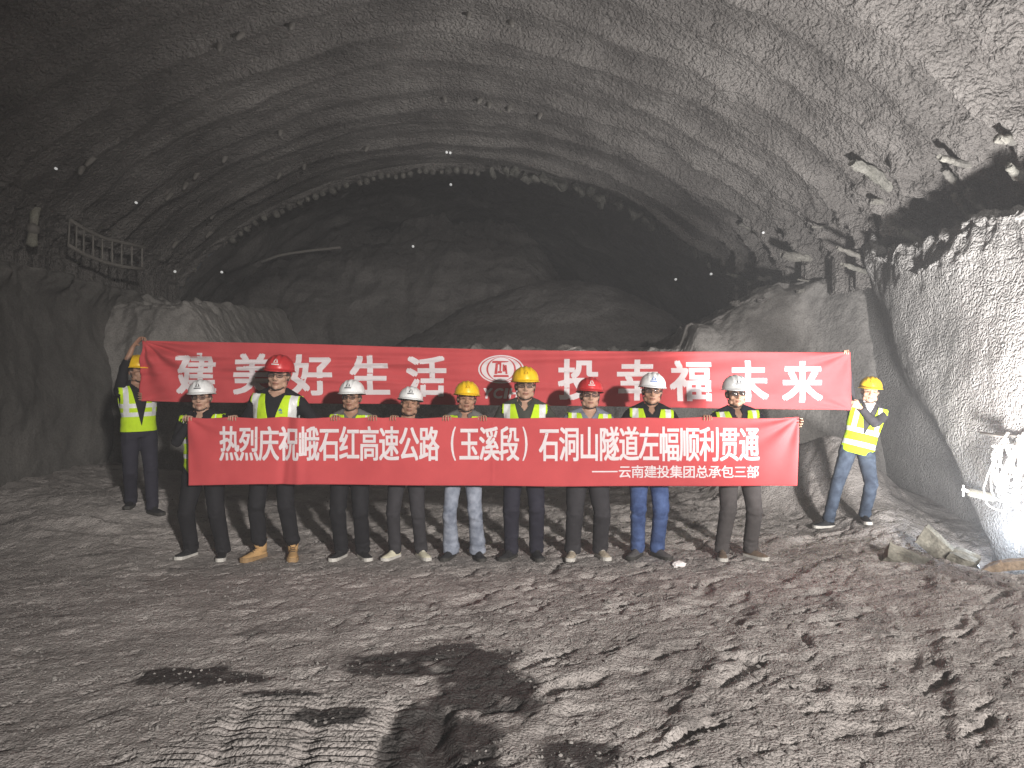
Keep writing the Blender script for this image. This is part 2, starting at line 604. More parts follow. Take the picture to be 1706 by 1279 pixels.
def build_ground():
    xs = np.concatenate([np.arange(-9, -6.4, 0.13), np.arange(-6.4, 5.3, 0.021), np.arange(5.3, 7.2, 0.13)])
    ys = np.concatenate([np.arange(-9, 2.7, 0.18), np.arange(2.7, 8.4, 0.019), np.arange(8.4, 13.2, 0.03)])
    X, Y = np.meshgrid(xs, ys, indexing='ij')
    Z = ground_h(X, Y)
    wet = np.zeros(X.shape)
    nz = fbm(X * 2.2, Y * 2.2, 3.3, 4, 61)

    def patch(px, py, rx, ry, s=0.55):
        nonlocal wet
        c = at(px, py, 1.69 * FPX / (py - 639.5))
        d = (np.abs((X - c.x) / rx) ** 4 + np.abs((Y - c.y) / ry) ** 4) ** 0.25 + s * 0.8 * nz
        wet = np.maximum(wet, sstep(1.0, 0.8, d))
    patch(735, 1105, 0.50, 0.26); patch(660, 1110, 0.26, 0.20); patch(800, 1150, 0.30, 0.30)
    patch(310, 1125, 0.26, 0.13); patch(385, 1135, 0.24, 0.11)
    patch(960, 1262, 0.18, 0.13); patch(690, 1230, 0.16, 0.35, 0.3); patch(770, 1250, 0.20, 0.3)
    patch(560, 1200, 0.20, 0.10); patch(470, 1165, 0.25, 0.06)
    wet *= 0.95 * sstep(0.95, 0.25, fbm(X * 5, Y * 5, 1, 4, 63, 0.65))
    # damp specks over the whole floor
    wet = np.maximum(wet, 0.45 * sstep(0.42, 0.7, fbm(X * 3.1, Y * 4.2, 8, 4, 65)))
    me = grid_mesh('ground', np.stack([X, Y, Z], -1))
    point_attr(me, 'wet', wet)
    tag(link('ground', me, MAT['ground']), kind='structure')


build_ground()


def rock_mesh(name, r, seed, rough=0.35, sub=2, sq=(1, 1, 1)):
    bm = bmesh.new()
    bmesh.ops.create_icosphere(bm, subdivisions=sub, radius=1.0)
    co = np.array([v.co[:] for v in bm.verts])
    k = 1 + rough * fbm(co[:, 0] * 1.1 + seed * 3.7, co[:, 1] * 1.1, co[:, 2] * 1.1, 3, seed % 97)
    # planar facets
    rg = np.random.default_rng(seed)
    for _ in range(7):
        n = rg.normal(size=3); n /= np.linalg.norm(n)
        dd = co @ n
        k = np.where(dd > 0.62, k * 0.62 / np.maximum(dd, 0.62), k)
    co = co * k[:, None] * np.array(sq) * r
    for v, c in zip(bm.verts, co): v.co = c
    me = bpy.data.meshes.new(name)
    bm.to_mesh(me); bm.free()
    return me


def build_gravel():
    """countless little stones strewn over the floor: one object"""
    protos = [get_co(rock_mesh('p', 1.0, 100 + i, 0.5, 1)) for i in range(6)]
    fm = rock_mesh('p', 1.0, 100, 0.5, 1)
    tri = np.array([p.vertices[:] for p in fm.polygons])
    n = 26000
    xs = rng.uniform(-5.5, 4.9, n); ys = 2.6 + 7.4 * rng.random(n) ** 1.5
    keep = fbm(xs * 0.9, ys * 0.9, 0, 3, 71) + 0.25 * (xs > 1) > -0.15
    xs, ys = xs[keep], ys[keep]
    zs = ground_h(xs, ys)
    V, F = [], []
    for i, (x, y, z) in enumerate(zip(xs, ys, zs)):
        r = 0.004 + 0.013 * rng.random() ** 4
        p = protos[i % 6] * r * np.array([1, rng.uniform(0.7, 1.2), rng.uniform(0.5, 0.9)])
        a = rng.uniform(0, 6.28)
        c, s = math.cos(a), math.sin(a)
        q = p @ np.array([[c, s, 0], [-s, c, 0], [0, 0, 1]])
        F.append(tri + len(V) * len(p)); V.append(q + [x, y, z + r * 0.2])
    me = bpy.data.meshes.new('gravel')
    me.from_pydata(np.concatenate(V).tolist(), [], np.concatenate(F).tolist())
    o = link('gravel', me, MAT['stone'], smooth=False)
    tag(o, 'loose grey gravel strewn over the trampled tunnel floor', 'gravel', kind='stuff')


build_gravel()

# ================================================================== TUNNEL
tunnel = empty('tunnel', (0, 0, 0), 0, 'wide arched rock tunnel sprayed with rough grey shotcrete around the whole group', 'tunnel')


def cx_(Y): return -0.86 - 0.043 * (Y - 6)
def a_(Y): return 6.42 - 0.042 * np.maximum(Y - 6, 0)
def zs_(Y): return 3.45 + 0.035 * np.maximum(Y - 6, 0)
def b_(Y): return 3.55 - 0.085 * np.maximum(Y - 6, 0)


def vault_pt(Y, u):
    """u from -1 (left foot) to 1 (right foot)"""
    f = 0.62 * (1 - u * u) + 0.38 * np.sqrt(np.maximum(1 - u * u, 0))
    return np.stack([cx_(Y) + a_(Y) * u, Y + 0 * u, zs_(Y) + b_(Y) * f], -1)


ribs = []
yy = 4.2
while yy < 15.6:
    ribs.append((yy, 0.03 + 0.07 * rng.random(), 0.07 + 0.05 * rng.random()))
    yy += 0.62 + 0.30 * rng.random()


def build_vault():
    ys = np.concatenate([np.arange(-9, 4.2, 0.22), np.arange(4.2, 16.05, 0.026)])
    th = np.concatenate([np.linspace(PI, PI * 0.5, 330), np.linspace(PI * 0.5, 0, 420)[1:]])
    Yg, T = np.meshgrid(ys, th, indexing='ij')
    u = np.cos(T)
    P = vault_pt(Yg, u)
    n = grid_normals(P)
    c = np.array([-1.0, 0, 3.0]); c = np.broadcast_to(c, P.shape).copy(); c[..., 1] = Yg
    sgn = np.sign(((c - P) * n).sum(-1, keepdims=True)); n = n * sgn        # inward
    s = T * 6.2                                                            # arc length
    right = sstep(-0.1, 0.75, u)
    Yw = Yg + 0.18 * fbm(s * 0.35, Yg * 0.5, 0, 2, 91) + 0.05 * noise(s * 1.8, Yg * 1.2, 0, 92)
    d = np.zeros(Yg.shape)
    for k, (yk, am, sg) in enumerate(ribs):
        mod = 0.45 + 0.9 * np.clip(0.5 + noise(s * 0.45, k * 3.3, 0, 93), 0, 1)
        e = Yw - yk
        d += (1 + 1.3 * right) * am * mod * np.where(e > 0, gauss(e, sg * 0.75), gauss(e, sg * 1.9)) * 1.15
    d += (0.028 + 0.012 * right) * fbm(s * 0.42, Yw * 3.4, 1.0, 4, 94)                         # streaks along the arch
    d += (0.035 + 0.035 * right) * fbm(P[..., 0] * 0.9, P[..., 1] * 0.9, P[..., 2] * 0.9, 3, 95)
    d += (0.008 + 0.010 * right) * fbm(P[..., 0] * 5.5, P[..., 1] * 5.5, P[..., 2] * 5.5, 4, 96, 0.65)
    d += (0.002 + 0.013 * right) * noise(P[..., 0] * 15, P[..., 1] * 15, P[..., 2] * 15, 97)
    near = right * sstep(8.5, 6.0, Yg)
    d += near * 0.05 * (1 - 2 * np.abs(fbm(P[..., 0] * 2.2, P[..., 1] * 3.4, P[..., 2] * 2.2, 4, 196, 0.6)))
    # ragged foot of the arch on the right
    foot = sstep(0.80, 0.97, u) * sstep(6.0, 7.5, Yg)
    d += foot * 0.16 * fbm(P[..., 0] * 1.9, P[..., 1] * 2.3, P[..., 2] * 1.9, 4, 98, 0.6)
    footl = sstep(-0.86, -0.97, u)
    d += footl * 0.10 * fbm(P[..., 0] * 2.2, P[..., 1] * 2.2, P[..., 2] * 2.2, 4, 99, 0.6)
    Q = P + n * d[..., None]
    # the feet of the arch run a little down behind the ledges
    k = 14
    dn = np.linspace(0.04, 0.55, k)[None, :, None] * np.array([0, 0, -1.0])
    Lf = Q[:, :1] + dn[:, ::-1]; Rf = Q[:, -1:] + dn
    me = grid_mesh('vault', np.concatenate([Lf, Q, Rf], 1))
    return link('vault', me, MAT['shotcrete'], tunnel)


VAULT = build_vault()
bpy.context.view_layer.update()


def build_side_walls():
    # right lower wall, bulging inward and ending in a slanted edge; then a recessed dark stretch
    ys = np.concatenate([np.arange(-9, 4.5, 0.2), np.arange(4.5, 13.6, 0.025)])
    ts = np.concatenate([np.linspace(-0.9, 3.35, 170), np.linspace(3.37, 4.9, 50)])
    Y, T = np.meshgrid(ys, ts, indexing='ij')
    Z = np.minimum(T, 3.32 + 0.10 * (T - 3.35)) + 0.32 * sstep(9.0, 10.5, Y) * sstep(2.6, 3.35, T)
    over = np.maximum(T - 3.35, 0)
    wob = 0.12 * fbm(Y * 0.9, Z * 0.9, 2, 3, 101)
    edge = 7.45 + (Z + 0.15) * 0.60 + wob
    st = sstep(0.0, 1.0, (Y - edge) / (0.75 + 1.5 * sstep(0.6, 2.6, Z)))
    X = 4.98 - 0.10 * np.sin(np.clip(Z / 3.3, 0, 1) * PI) + 0.52 * st + over * 0.8
    X = X - 0.25 * sstep(2.2, 3.2, Z) * sstep(0.8, 0, over) * gauss(Y - 8.6, 1.4)      # swollen lip under the ledge
    amp = 1 - 0.75 * st
    dn = 0.11 * fbm(Y * 0.6, Z * 0.6, 0, 2, 103) + amp * (0.020 * fbm(Y * 3.0, Z * 3.0, 0, 3, 104) + 0.006 * fbm(Y * 13, Z * 13, 0, 2, 105))
    lip = gauss(T - 3.3, 0.30) * (0.16 * fbm(Y * 2.0, T * 2.0, 5, 4, 106, 0.6))
    X = X + dn + lip
    Z = Z + gauss(T - 3.4, 0.35) * 0.28 * fbm(Y * 1.5, T * 1.5, 8, 4, 107, 0.6)
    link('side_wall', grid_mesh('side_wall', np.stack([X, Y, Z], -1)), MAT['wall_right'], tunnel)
    # left lower wall
    ys = np.concatenate([np.arange(-9, 5.5, 0.2), np.arange(5.5, 13.6, 0.04)])
    ts = np.concatenate([np.linspace(-0.9, 3.3, 120), np.linspace(3.34, 4.7, 40)])
    Y, T = np.meshgrid(ys, ts, indexing='ij')
    Z = np.minimum(T, 3.3 + 0.15 * (T - 3.3))
    over = np.maximum(T - 3.3, 0)
    X = -6.55 - 0.25 * sstep(1.5, 3.0, Z) - over * 0.9 + 0.14 * fbm(Y * 0.6, Z * 0.6, 3, 3, 111) + 0.03 * fbm(Y * 2.6, Z * 2.6, 3, 3, 112)
    X = X + gauss(T - 3.25, 0.25) * (0.22 + 0.3 * fbm(Y * 1.4, T * 1.4, 3, 4, 113, 0.6))
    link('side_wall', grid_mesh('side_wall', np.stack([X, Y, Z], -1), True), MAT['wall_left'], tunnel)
    # dark stretch of the bore beyond the last ring: wider, unlit, closed by rock
    ys = np.arange(16.0, 30.2, 0.12)
    th = np.linspace(PI, 0, 240)
    Yg, T = np.meshgrid(ys, th, indexing='ij')
    u = np.cos(T)
    f = 0.62 * (1 - u * u) + 0.38 * np.sqrt(np.maximum(1 - u * u, 0))
    grow = 0.62 + 0.3 * fbm(u * 3, Yg * 0.5, 0, 3, 121)
    P = np.stack([-1.3 - 0.05 * (Yg - 16) + (6.0 + grow) * u, Yg, 2.9 + (3.3 + grow) * f + 0 * Yg], -1)
    P += 0.10 * np.stack([fbm(P[..., 0], P[..., 1], P[..., 2], 4, 122 + k) for k in range(3)], -1)
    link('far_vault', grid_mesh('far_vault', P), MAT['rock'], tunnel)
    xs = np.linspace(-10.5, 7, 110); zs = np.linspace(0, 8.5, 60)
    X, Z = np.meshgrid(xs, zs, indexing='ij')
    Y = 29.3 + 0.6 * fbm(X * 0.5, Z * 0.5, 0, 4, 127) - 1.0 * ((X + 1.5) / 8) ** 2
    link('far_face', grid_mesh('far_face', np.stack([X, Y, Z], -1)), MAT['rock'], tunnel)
    # last ring edge: thick rough collar closing the gap between near and far vault
    th = np.linspace(PI * 0.995, PI * 0.005, 420)
    prof = np.linspace(0, 1, 26)
    Tg, Q = np.meshgrid(th, prof, indexing='ij')
    u = np.cos(Tg)
    base = vault_pt(16.0 + 0 * u, u)
    cen = np.array([-1.3, 16.0, 3.4])
    out = base - cen; out[..., 1] = 0
    out /= np.linalg.norm(out, axis=-1, keepdims=True)
    q = Q * PI
    offr = -0.10 * np.sin(q) + 1.4 * sstep(0.62, 1, Q)
    offy = 0.02 - 0.16 * np.cos(q)
    s = Tg * 6
    rag = 0.11 * fbm(s * 1.7, Q * 2, 0, 4, 131, 0.6) + 0.045 * noise(s * 5, Q * 3, 0, 132)
    P = base + out * (offr - rag * np.sin(q))[..., None]
    P[..., 1] = 16.0 + offy + 0.10 * fbm(s * 1.3, Q * 2, 4, 3, 133) * np.sin(q)
    link('ring_edge', grid_mesh('ring_edge', P), MAT['shotcrete'], tunnel)
    # closing rock far behind the camera so the bore is not open to nothing
    xs = np.linspace(-9, 7, 60); zs = np.linspace(-1, 8, 40)
    X, Z = np.meshgrid(xs, zs, indexing='ij')
    link('end_face', grid_mesh('end_face', np.stack([X, -8.8 + 0.5 * fbm(X * 0.5, Z * 0.5, 0, 4, 135), Z], -1), True), MAT['wall_left'], tunnel)


build_side_walls()


def vault_at(px, py, off=0.0):
    """where the photo ray meets the arch"""
    o = Vector((0, 0, CAMZ))
    d = (at(px, py, 10.0) - o).normalized()
    ok, loc, nor, _ = VAULT.ray_cast(o, d)
    if not ok:
        return at(px, py, 14.0)
    return loc - d * off


# pipe ends round the last ring: small round stubs on the left and over the crown, crusted blocks on the right
def ring_pt(u, r=0.0, y=16.0):
    p = vault_pt(np.array(y), np.array(float(u)))
    d = Vector(p) - Vector((-1.3, y, 3.4)); d.y = 0; d.normalize()
    return Vector(p) + d * r, d


us = list(np.linspace(-0.83, -0.40, 15)) + list(np.linspace(-0.36, 0.10, 17))
for u in us:
    u += random.uniform(-0.006, 0.006)
    p, d = ring_pt(u, random.uniform(-0.19, -0.11))
    mb = MB()
    r = random.uniform(0.045, 0.072)
    ax = Vector((0, -1, 0)) - d * random.uniform(0.1, 0.5)
    ax.normalize()
    mb.tube([p - ax * 0.3, p + ax * 0.16, p + ax * 0.165, p + ax * 0.05], [r, r, r * 0.72, r * 0.66], 12, caps=True, round_=0.05)
    mb.build('pipe_end', MAT['crust_a'], tunnel)
for u in np.linspace(0.16, 0.93, 27):
    u += random.uniform(-0.014, 0.014)
    p, d = ring_pt(u, random.uniform(-0.20, -0.08))
    me = rock_mesh('pipe_end', 1.0, int(1000 + u * 997), 0.25, 2, (random.uniform(0.11, 0.21), 0.24, random.uniform(0.07, 0.14)))
    o = link('pipe_end', me, MAT['crust_b'], tunnel, smooth=False)
    o.location = p + Vector((0, -0.10, 0))
    o.rotation_euler = (random.uniform(-.3, .3), math.atan2(d.x, d.z) + random.uniform(-.35, .35), random.uniform(-.3, .3))

# anchor pipes poking from the ledge on the right, and a few on the left
anch = [(1420, 270, 1465, 300, 0.075), (1450, 335, 1470, 340, 0.04), (1352, 377, 1376, 378, 0.022), (1302, 424, 1345, 431, 0.075),
        (1395, 412, 1440, 428, 0.04), (1403, 440, 1440, 450, 0.04), (1327, 486, 1352, 482, 0.05), (1210, 455, 1240, 462, 0.04),
        (1565, 262, 1600, 268, 0.04), (1572, 282, 1590, 300, 0.045), (1660, 232, 1690, 244, 0.05), (1680, 276, 1704, 290, 0.05),
        (1610, 318, 1640, 345, 0.06), (1588, 326, 1612, 352, 0.05), (1328, 465, 1350, 468, 0.022), (1262, 462, 1290, 470, 0.04),
        (1232, 372, 1250, 384, 0.05), (1500, 385, 1530, 400, 0.045)]
for (x0, y0, x1, y1, r) in anch:
    q = vault_at(x1, y1, 0.0)
    p = at(x0, y0, q.y - 0.12)
    q = q + (q - p) * 0.5
    mb = MB()
    ax = (q - p).normalized()
    n = 14
    q = q + Vector((random.uniform(-.04, .04), 0, random.uniform(-.05, .05)))
    bow = Vector((0, random.uniform(-.03, .03), random.uniform(-.03, .03)))
    pts = [p.lerp(q, k / n) + bow * math.sin(PI * k / n) for k in range(n + 1)]
    rr = [r * (0.75 + 0.35 * k / n + random.uniform(-.10, .12)) for k in range(n + 1)]
    mb.tube([p + ax * (0.10 if r > .03 else .02)] + pts, [rr[0] * 0.7] + rr, 14, round_=0.02)
    me = mb.mesh('anchor_pipe')
    co = get_co(me); no = get_no(me)
    set_co(me, co + no * (r * 0.42 * fbm(co[:, 0] * 12, co[:, 1] * 12, co[:, 2] * 12, 3, 7))[:, None])
    link('anchor_pipe', me, random.choice((MAT['crust_a'], MAT['crust_b'])), tunnel, smooth=random.random() < .5)

# dark bolt holes / hanging bolt plates in arcs on the left
for (px, py) in [(283, 325), (310, 307), (328, 290), (375, 262), (467, 218), (507, 275), (466, 290), (355, 357), (350, 388), (293, 405),
                 (740, 162), (800, 165), (815, 172), (612, 245), (136, 280), (152, 266), (848, 178), (900, 190), (365, 75), (402, 57), (486, 40), (780, 22), (850, 35)]:
    p = vault_at(px, py, 0.0)
    mb = MB()
    ax = Vector((random.uniform(-.3, .3), -0.6, -0.75)).normalized()
    mb.tube([p - ax * 0.2, p + ax * 0.02, p + ax * 0.14], [0.05, 0.045, 0.025], 8)
    mb.build('rock_bolt', MAT['rebar'], tunnel)


# ================================================================== ROCK BENCH across the bore behind the banners
def build_bench():
    xs = np.arange(-8.2, 6.6, 0.035)
    ts = np.concatenate([np.linspace(0, 1, 90), 1 + np.linspace(0.01, 1, 110)])
    X, T = np.meshgrid(xs, ts, indexing='ij')
    wob = 0.35 * fbm(X * 0.8, 0.5 + 0 * X, 0, 3, 141)
    jag = 0.16 * fbm(X * 1.7, T * 1.1, 1.5, 5, 142, 0.6)
    right = sstep(2.86, 3.12, X + 0.06 * noise(T * 6, X * 0, 2, 143))
    left = sstep(-4.8, -5.55, X)
    top = 2.22 + 0.08 * fbm(X * 1.2, X * 0, 3, 3, 144) + right * (0.42 + 0.75 * sstep(3.0, 4.6, X)) + left * 0.86 + jag * 0.4
    face_y = 11.6 - 0.0 * right + wob * 0.5 + 0.15 * left - 1.0 * sstep(4.6, 5.6, X)
    f = np.clip(T, 0, 1)
    g = np.clip(T - 1, 0, 1)
    Y = face_y + 0.75 * f ** 1.5 + g * (5.2 + 0 * X) + 0.10 * gauss(T - 1, 0.12)
    Z = -0.4 + (top + 0.4) * np.sin(f * PI / 2) ** 0.85
    Z = Z - right * g * 0.25 + (1 - right) * (1 - left) * g * 0.25 + left * g * 0.35
    rock = 0.11 * fbm(X * 1.6, Y * 1.6, Z * 1.6, 4, 145, 0.55) + 0.03 * fbm(X * 6, Y * 6, Z * 6, 3, 146)
    rock = rock * (0.75 + 1.5 * gauss(T - 1.05, 0.25))
    Y = Y - rock * (1 - g)
    Z = Z + rock * np.clip(0.3 + g * 3, 0, 1)
    o = link('rock_bench', grid_mesh('rock_bench', np.stack([X, Y, Z], -1)), MAT['bench'])
    tag(o, 'grey excavated rock bench crossing the bore behind the upper red banner', 'rock bench')


build_bench()


def mound(name, outline, Y, depth, mat, label, cat, seed, amp=0.25, base_z=2.0):
    """rock mass whose crest follows the outline and which slopes towards and away from the viewer"""
    pts = [at(px, py, Y) for px, py in outline]
    xs = np.linspace(pts[0].x, pts[-1].x, 170)
    top = np.interp(xs, [p.x for p in pts], [p.z for p in pts])
    t = np.linspace(-1, 1, 90)
    X, T = np.meshgrid(xs, t, indexing='ij')
    H = np.repeat(top[:, None], 90, 1) - base_z
    prof = np.where(T < 0, np.cos(T * PI / 2) ** 0.8, np.cos(T * PI / 2) ** 0.6)
    Z = base_z + H * prof
    Yy = Y + T * depth
    Z = Z + amp * 0.45 * fbm(X * 3.2, Yy * 3.2, 4, 4, seed + 21, 0.65) * sstep(-0.75, -0.2, T) * np.clip(prof * 2, 0, 1)
    Z = Z + amp * fbm(X * 0.9, Yy * 0.9, 0, 5, seed, 0.6) * np.clip(prof * 1.5, 0, 1) + 0.35 * amp * (1 - 2 * np.abs(noise(X * 2.1, Yy * 2.8, 0, seed + 9)))
    Yy = Yy + amp * fbm(X * 1.3, Z * 1.3, 3, 4, seed + 3)
    o = link(name, grid_mesh(name, np.stack([X, Yy, Z], -1)), mat)
    tag(o, label, cat)
    return o


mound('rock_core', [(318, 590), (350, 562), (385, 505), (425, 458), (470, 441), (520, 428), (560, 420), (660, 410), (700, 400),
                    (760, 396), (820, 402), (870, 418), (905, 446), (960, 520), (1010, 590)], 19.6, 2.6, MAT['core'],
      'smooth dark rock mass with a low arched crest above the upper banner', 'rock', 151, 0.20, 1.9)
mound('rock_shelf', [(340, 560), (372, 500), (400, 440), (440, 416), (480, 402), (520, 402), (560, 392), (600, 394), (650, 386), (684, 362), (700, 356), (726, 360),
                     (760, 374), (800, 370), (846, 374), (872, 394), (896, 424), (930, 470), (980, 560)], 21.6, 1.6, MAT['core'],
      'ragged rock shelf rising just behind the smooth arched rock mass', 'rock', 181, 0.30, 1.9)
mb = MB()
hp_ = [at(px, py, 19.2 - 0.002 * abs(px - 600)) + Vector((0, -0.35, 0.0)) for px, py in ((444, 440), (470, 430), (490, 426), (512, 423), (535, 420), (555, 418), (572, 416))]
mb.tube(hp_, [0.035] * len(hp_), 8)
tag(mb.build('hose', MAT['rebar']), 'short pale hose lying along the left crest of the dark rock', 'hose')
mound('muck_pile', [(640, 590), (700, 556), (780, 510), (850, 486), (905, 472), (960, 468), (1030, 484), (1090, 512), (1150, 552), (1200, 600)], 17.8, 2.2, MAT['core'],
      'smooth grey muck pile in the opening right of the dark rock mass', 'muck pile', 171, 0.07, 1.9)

# lattice girder ladder leaning along the left foot of the arch
lad = empty('lattice_girder', at(175, 405, 11.6), 0, 'bent steel lattice girder like a ladder lying along the left foot of the arch', 'girder')
top_px = [(116, 366, 10.9), (140, 381, 11.2), (172, 396, 11.6), (205, 404, 12.0), (240, 412, 12.4)]
bot_px = [(114, 408, 10.9), (140, 423, 11.2), (172, 436, 11.6), (205, 444, 12.0), (240, 448, 12.4)]
base = lad.location.copy()
for chain in (top_px, bot_px):
    mb = MB()
    mb.tube([at(*c) - base for c in chain], [0.03] * 5, 8)
    mb.build('rail', MAT['rebar'], lad)
for k in range(9):
    t = k / 8 * 3.9
    i = min(int(t), 3); fr = t - i
    a = at(*top_px[i]).lerp(at(*top_px[i + 1]), fr) - base
    c = at(*bot_px[i]).lerp(at(*bot_px[i + 1]), fr) - base
    mb = MB(); mb.tube([a, c], [0.015, 0.015], 6)
    mb.build('rung', MAT['rebar'], lad)

# hose and rag clump hanging at the far left of the arch foot
hz = empty('hanging_hose', at(58, 360, 10.6), 0, 'short crusted grey hose hanging from the left foot of the arch', 'hose')
b0 = hz.location.copy()
mb = MB()
mb.tube([at(66, 325, 10.7) - b0, at(58, 352, 10.6) - b0, at(56, 375, 10.55) - b0, at(53, 408, 10.5) - b0], [(0.10, 0.07), (0.07, 0.06), 0.05, 0.075], 12)
mb.build('hose', MAT['pipe_dull'], hz)
mb = MB()
mb.tube([at(56, 376, 10.5) - b0, at(54, 386, 10.5) - b0], [0.085, 0.085], 12)
mb.build('clamp', MAT['rebar'], hz)

# tiny white survey reflectors
for (px, py, lab) in [(744, 253, 'left one of the paired tiny white reflectors above the arch crown'), (750, 254, 'right one of the paired tiny white reflectors above the arch crown'),
                      (751, 307, 'tiny white reflector hanging just below the crown of the last ring'), (1126, 465, 'tiny white reflector at the right end of the dark opening'),
                      (1185, 456, 'tiny white reflector beside the right foot of the last ring'), (369, 453, 'tiny white reflector at the left end of the dark opening'),
                      (291, 452, 'tiny white reflector left of the dark opening, beside the rock lip'), (226, 337, 'tiny white reflector on the arch above the lattice girder'),
                      (92, 280, 'tiny white reflector highest on the far left of the arch'), (688, 410, 'tiny white reflector in front of the dark rock mass'),
                      (1272, 387, 'tiny white reflector on the shotcrete above the right ledge')]:
    if (px, py) in ((751, 307), (369, 453), (1126, 465)): p = at(px, py, 16.2)
    elif px == 688: p = at(px, py, 17.0)
    else: p = vault_at(px, py, 0.05)
    mb = MB()
    rr = 0.0017 * p.y
    mb.tube([p + Vector((0, 0.03, 0)), p], [rr, rr], 10, round_=0.4)
    tag(mb.build('survey_reflector', MAT['marker']), lab, 'reflector', 'survey reflectors on the arch')

# ================================================================== THINGS ALONG THE RIGHT WALL
cb = empty('cable_bundle', at(1680, 735, 6.95), 0, 'tangled white cable bundle hung in loops on the right wall', 'cable')
c0 = cb.location.copy()
mb = MB()
rg = random.Random(5)
for k in range(15):
    ha, hb = rg.choice((-0.07, 0.08)), rg.choice((-0.07, 0.08))
    W = 0.05 + 0.13 * rg.random(); dep = 0.28 + 0.42 * rg.random(); ph = rg.random() * 6
    pts = []
    for i in range(33):
        t = i / 32
        x = ha * (1 - t) + hb * t - 2 * W * math.cos(PI * t) * math.sin(PI * t) ** 0.8 + 0.012 * math.sin(11 * t + ph) - 0.04 * math.sin(PI * t)
        z = 0.05 - dep * math.sin(PI * t) ** 0.75 + 0.012 * math.sin(8 * t + ph)
        pts.append((x, -0.04 - 0.05 * rg.random() * math.sin(PI * t) + 0.02 * math.sin(ph), z))
    mb.tube(pts, [0.0075] * 33, 7)
for k, (xa, xb, L) in enumerate(((-0.05, 0.05, 1.05), (0.02, 0.10, 1.0), (0.06, -0.06, 0.75), (0.10, 0.06, 1.08))):
    pts = [(xa + (xb - xa) * t / 14 + 0.03 * math.sin(4 * t / 14 + k), -0.06 + 0.01 * k, 0.03 - L * t / 14) for t in range(15)]
    mb.tube(pts, [0.0075] * 15, 7)
mb.build('cable', MAT['cable'], cb)
for dx in (-0.07, 0.08):
    mb = MB(); mb.tube([(dx, 0.30, 0.06), (dx, -0.06, 0.045), (dx, -0.10, 0.09)], [0.016, 0.016, 0.014], 8)
    mb.build('hook', MAT['rebar'], cb)
mb = MB(); mb.tube([(-0.02 + 0.16 * math.cos(a), -0.05 + 0.07 * math.sin(a), -0.04) for a in np.linspace(0, 2 * PI, 21)], [0.012] * 21, 6)
mb.build('tie', MAT['cable'], cb)

dp = empty('drain_pipe', at(1650, 828, 7.5), 0, 'pale drain pipe with a small tap poking from the right wall', 'pipe')
d0 = dp.location.copy()
mb = MB(); mb.tube([at(1690, 832, 7.6) - d0, at(1650, 828, 7.5) - d0, at(1616, 820, 7.42) - d0], [0.05, 0.045, 0.04], 14, round_=0.1)
mb.build('pipe', MAT['pipe_dull'], dp)
mb = MB()
q = at(1613, 818, 7.40) - d0
mb.tube([q, q + Vector((-0.06, 0, 0.02))], [0.018, 0.016], 8); mb.tube([q + Vector((-0.05, 0, -0.05)), q + Vector((-0.05, 0, 0.06))], [0.010, 0.010], 8)
mb.build('tap', MAT['cable'], dp)


def slab(name, pxa, pya, pxb, pyb, Y, w, t, mat, label, cat, seed, tilt=0.0, group=None):
    a, c = at(pxa, pya, Y), at(pxb, pyb, Y - 0.15)
    L = (c - a).length
    bm = bmesh.new()
    bmesh.ops.create_cube(bm, size=1)
    bmesh.ops.subdivide_edges(bm, edges=bm.edges[:], cuts=6, use_grid_fill=True)
    co = np.array([v.co[:] for v in bm.verts]) * [L, w, t]
    nn = np.stack([fbm(co[:, 0] * 5 + seed, co[:, 1] * 5, co[:, 2] * 5, 3, seed + k) for k in range(3)], -1)
    co = co + 0.035 * nn * [1, 1, 0.7]
    co[:, 2] *= 1 - 0.25 * np.abs(co[:, 0] / L)
    for v, p in zip(bm.verts, co): v.co = p
    me = bpy.data.meshes.new(name); bm.to_mesh(me); bm.free()
    o = link(name, me, mat, smooth=False)
    d = (c - a).normalized()
    o.rotation_euler = (d.to_track_quat('X', 'Z') @ Euler((tilt, 0, 0)).to_quaternion()).to_euler()
    o.location = (a + c) / 2
    return tag(o, label, cat, group)


slab('stone_slab', 1476, 918, 1572, 958, 7.05, 0.22, 0.085, MAT['slab'], 'long broken stone slab lying lowest at the foot of the right pile', 'slab', 201, 0.5)
slab('stone_slab', 1536, 888, 1580, 925, 7.3, 0.10, 0.20, MAT['slab'], 'upright greenish stone slab leaning on the right pile above the long slab', 'slab', 202, 0.1)
slab('concrete_block', 1583, 930, 1628, 948, 7.15, 0.20, 0.22, MAT['slab'], 'pale concrete block standing between the slabs and the white cables', 'block', 203, 0.2)
slab('concrete_block', 1588, 962, 1625, 968, 6.85, 0.20, 0.13, MAT['steel_dark'], 'dark ribbed block lying below the pale concrete block', 'block', 204, -0.3)
slab('timber_beam', 1628, 962, 1668, 940, 6.75, 0.09, 0.08, MAT['timber'], 'muddy timber beam tilted up beside the dark ribbed block', 'timber', 205, 0.2)
slab('timber_beam', 1664, 942, 1725, 938, 6.7, 0.11, 0.09, MAT['timber'], 'brown timber beam lying flat under the hanging white cables', 'timber', 206, 0.0)


def stone(px, py, Y, r, seed, label, mat='stone', sq=(1.2, 1, 0.7), z=None):
    p = at(px, py, Y)
    me = rock_mesh('rock', r, seed, 0.5, 3, sq)
    o = link('rock', me, MAT[mat], smooth=False)
    o.location = p if z is None else (p.x, p.y, z)
    o.rotation_euler = (0, 0, seed)
    tag(o, label, 'rock')
    return o


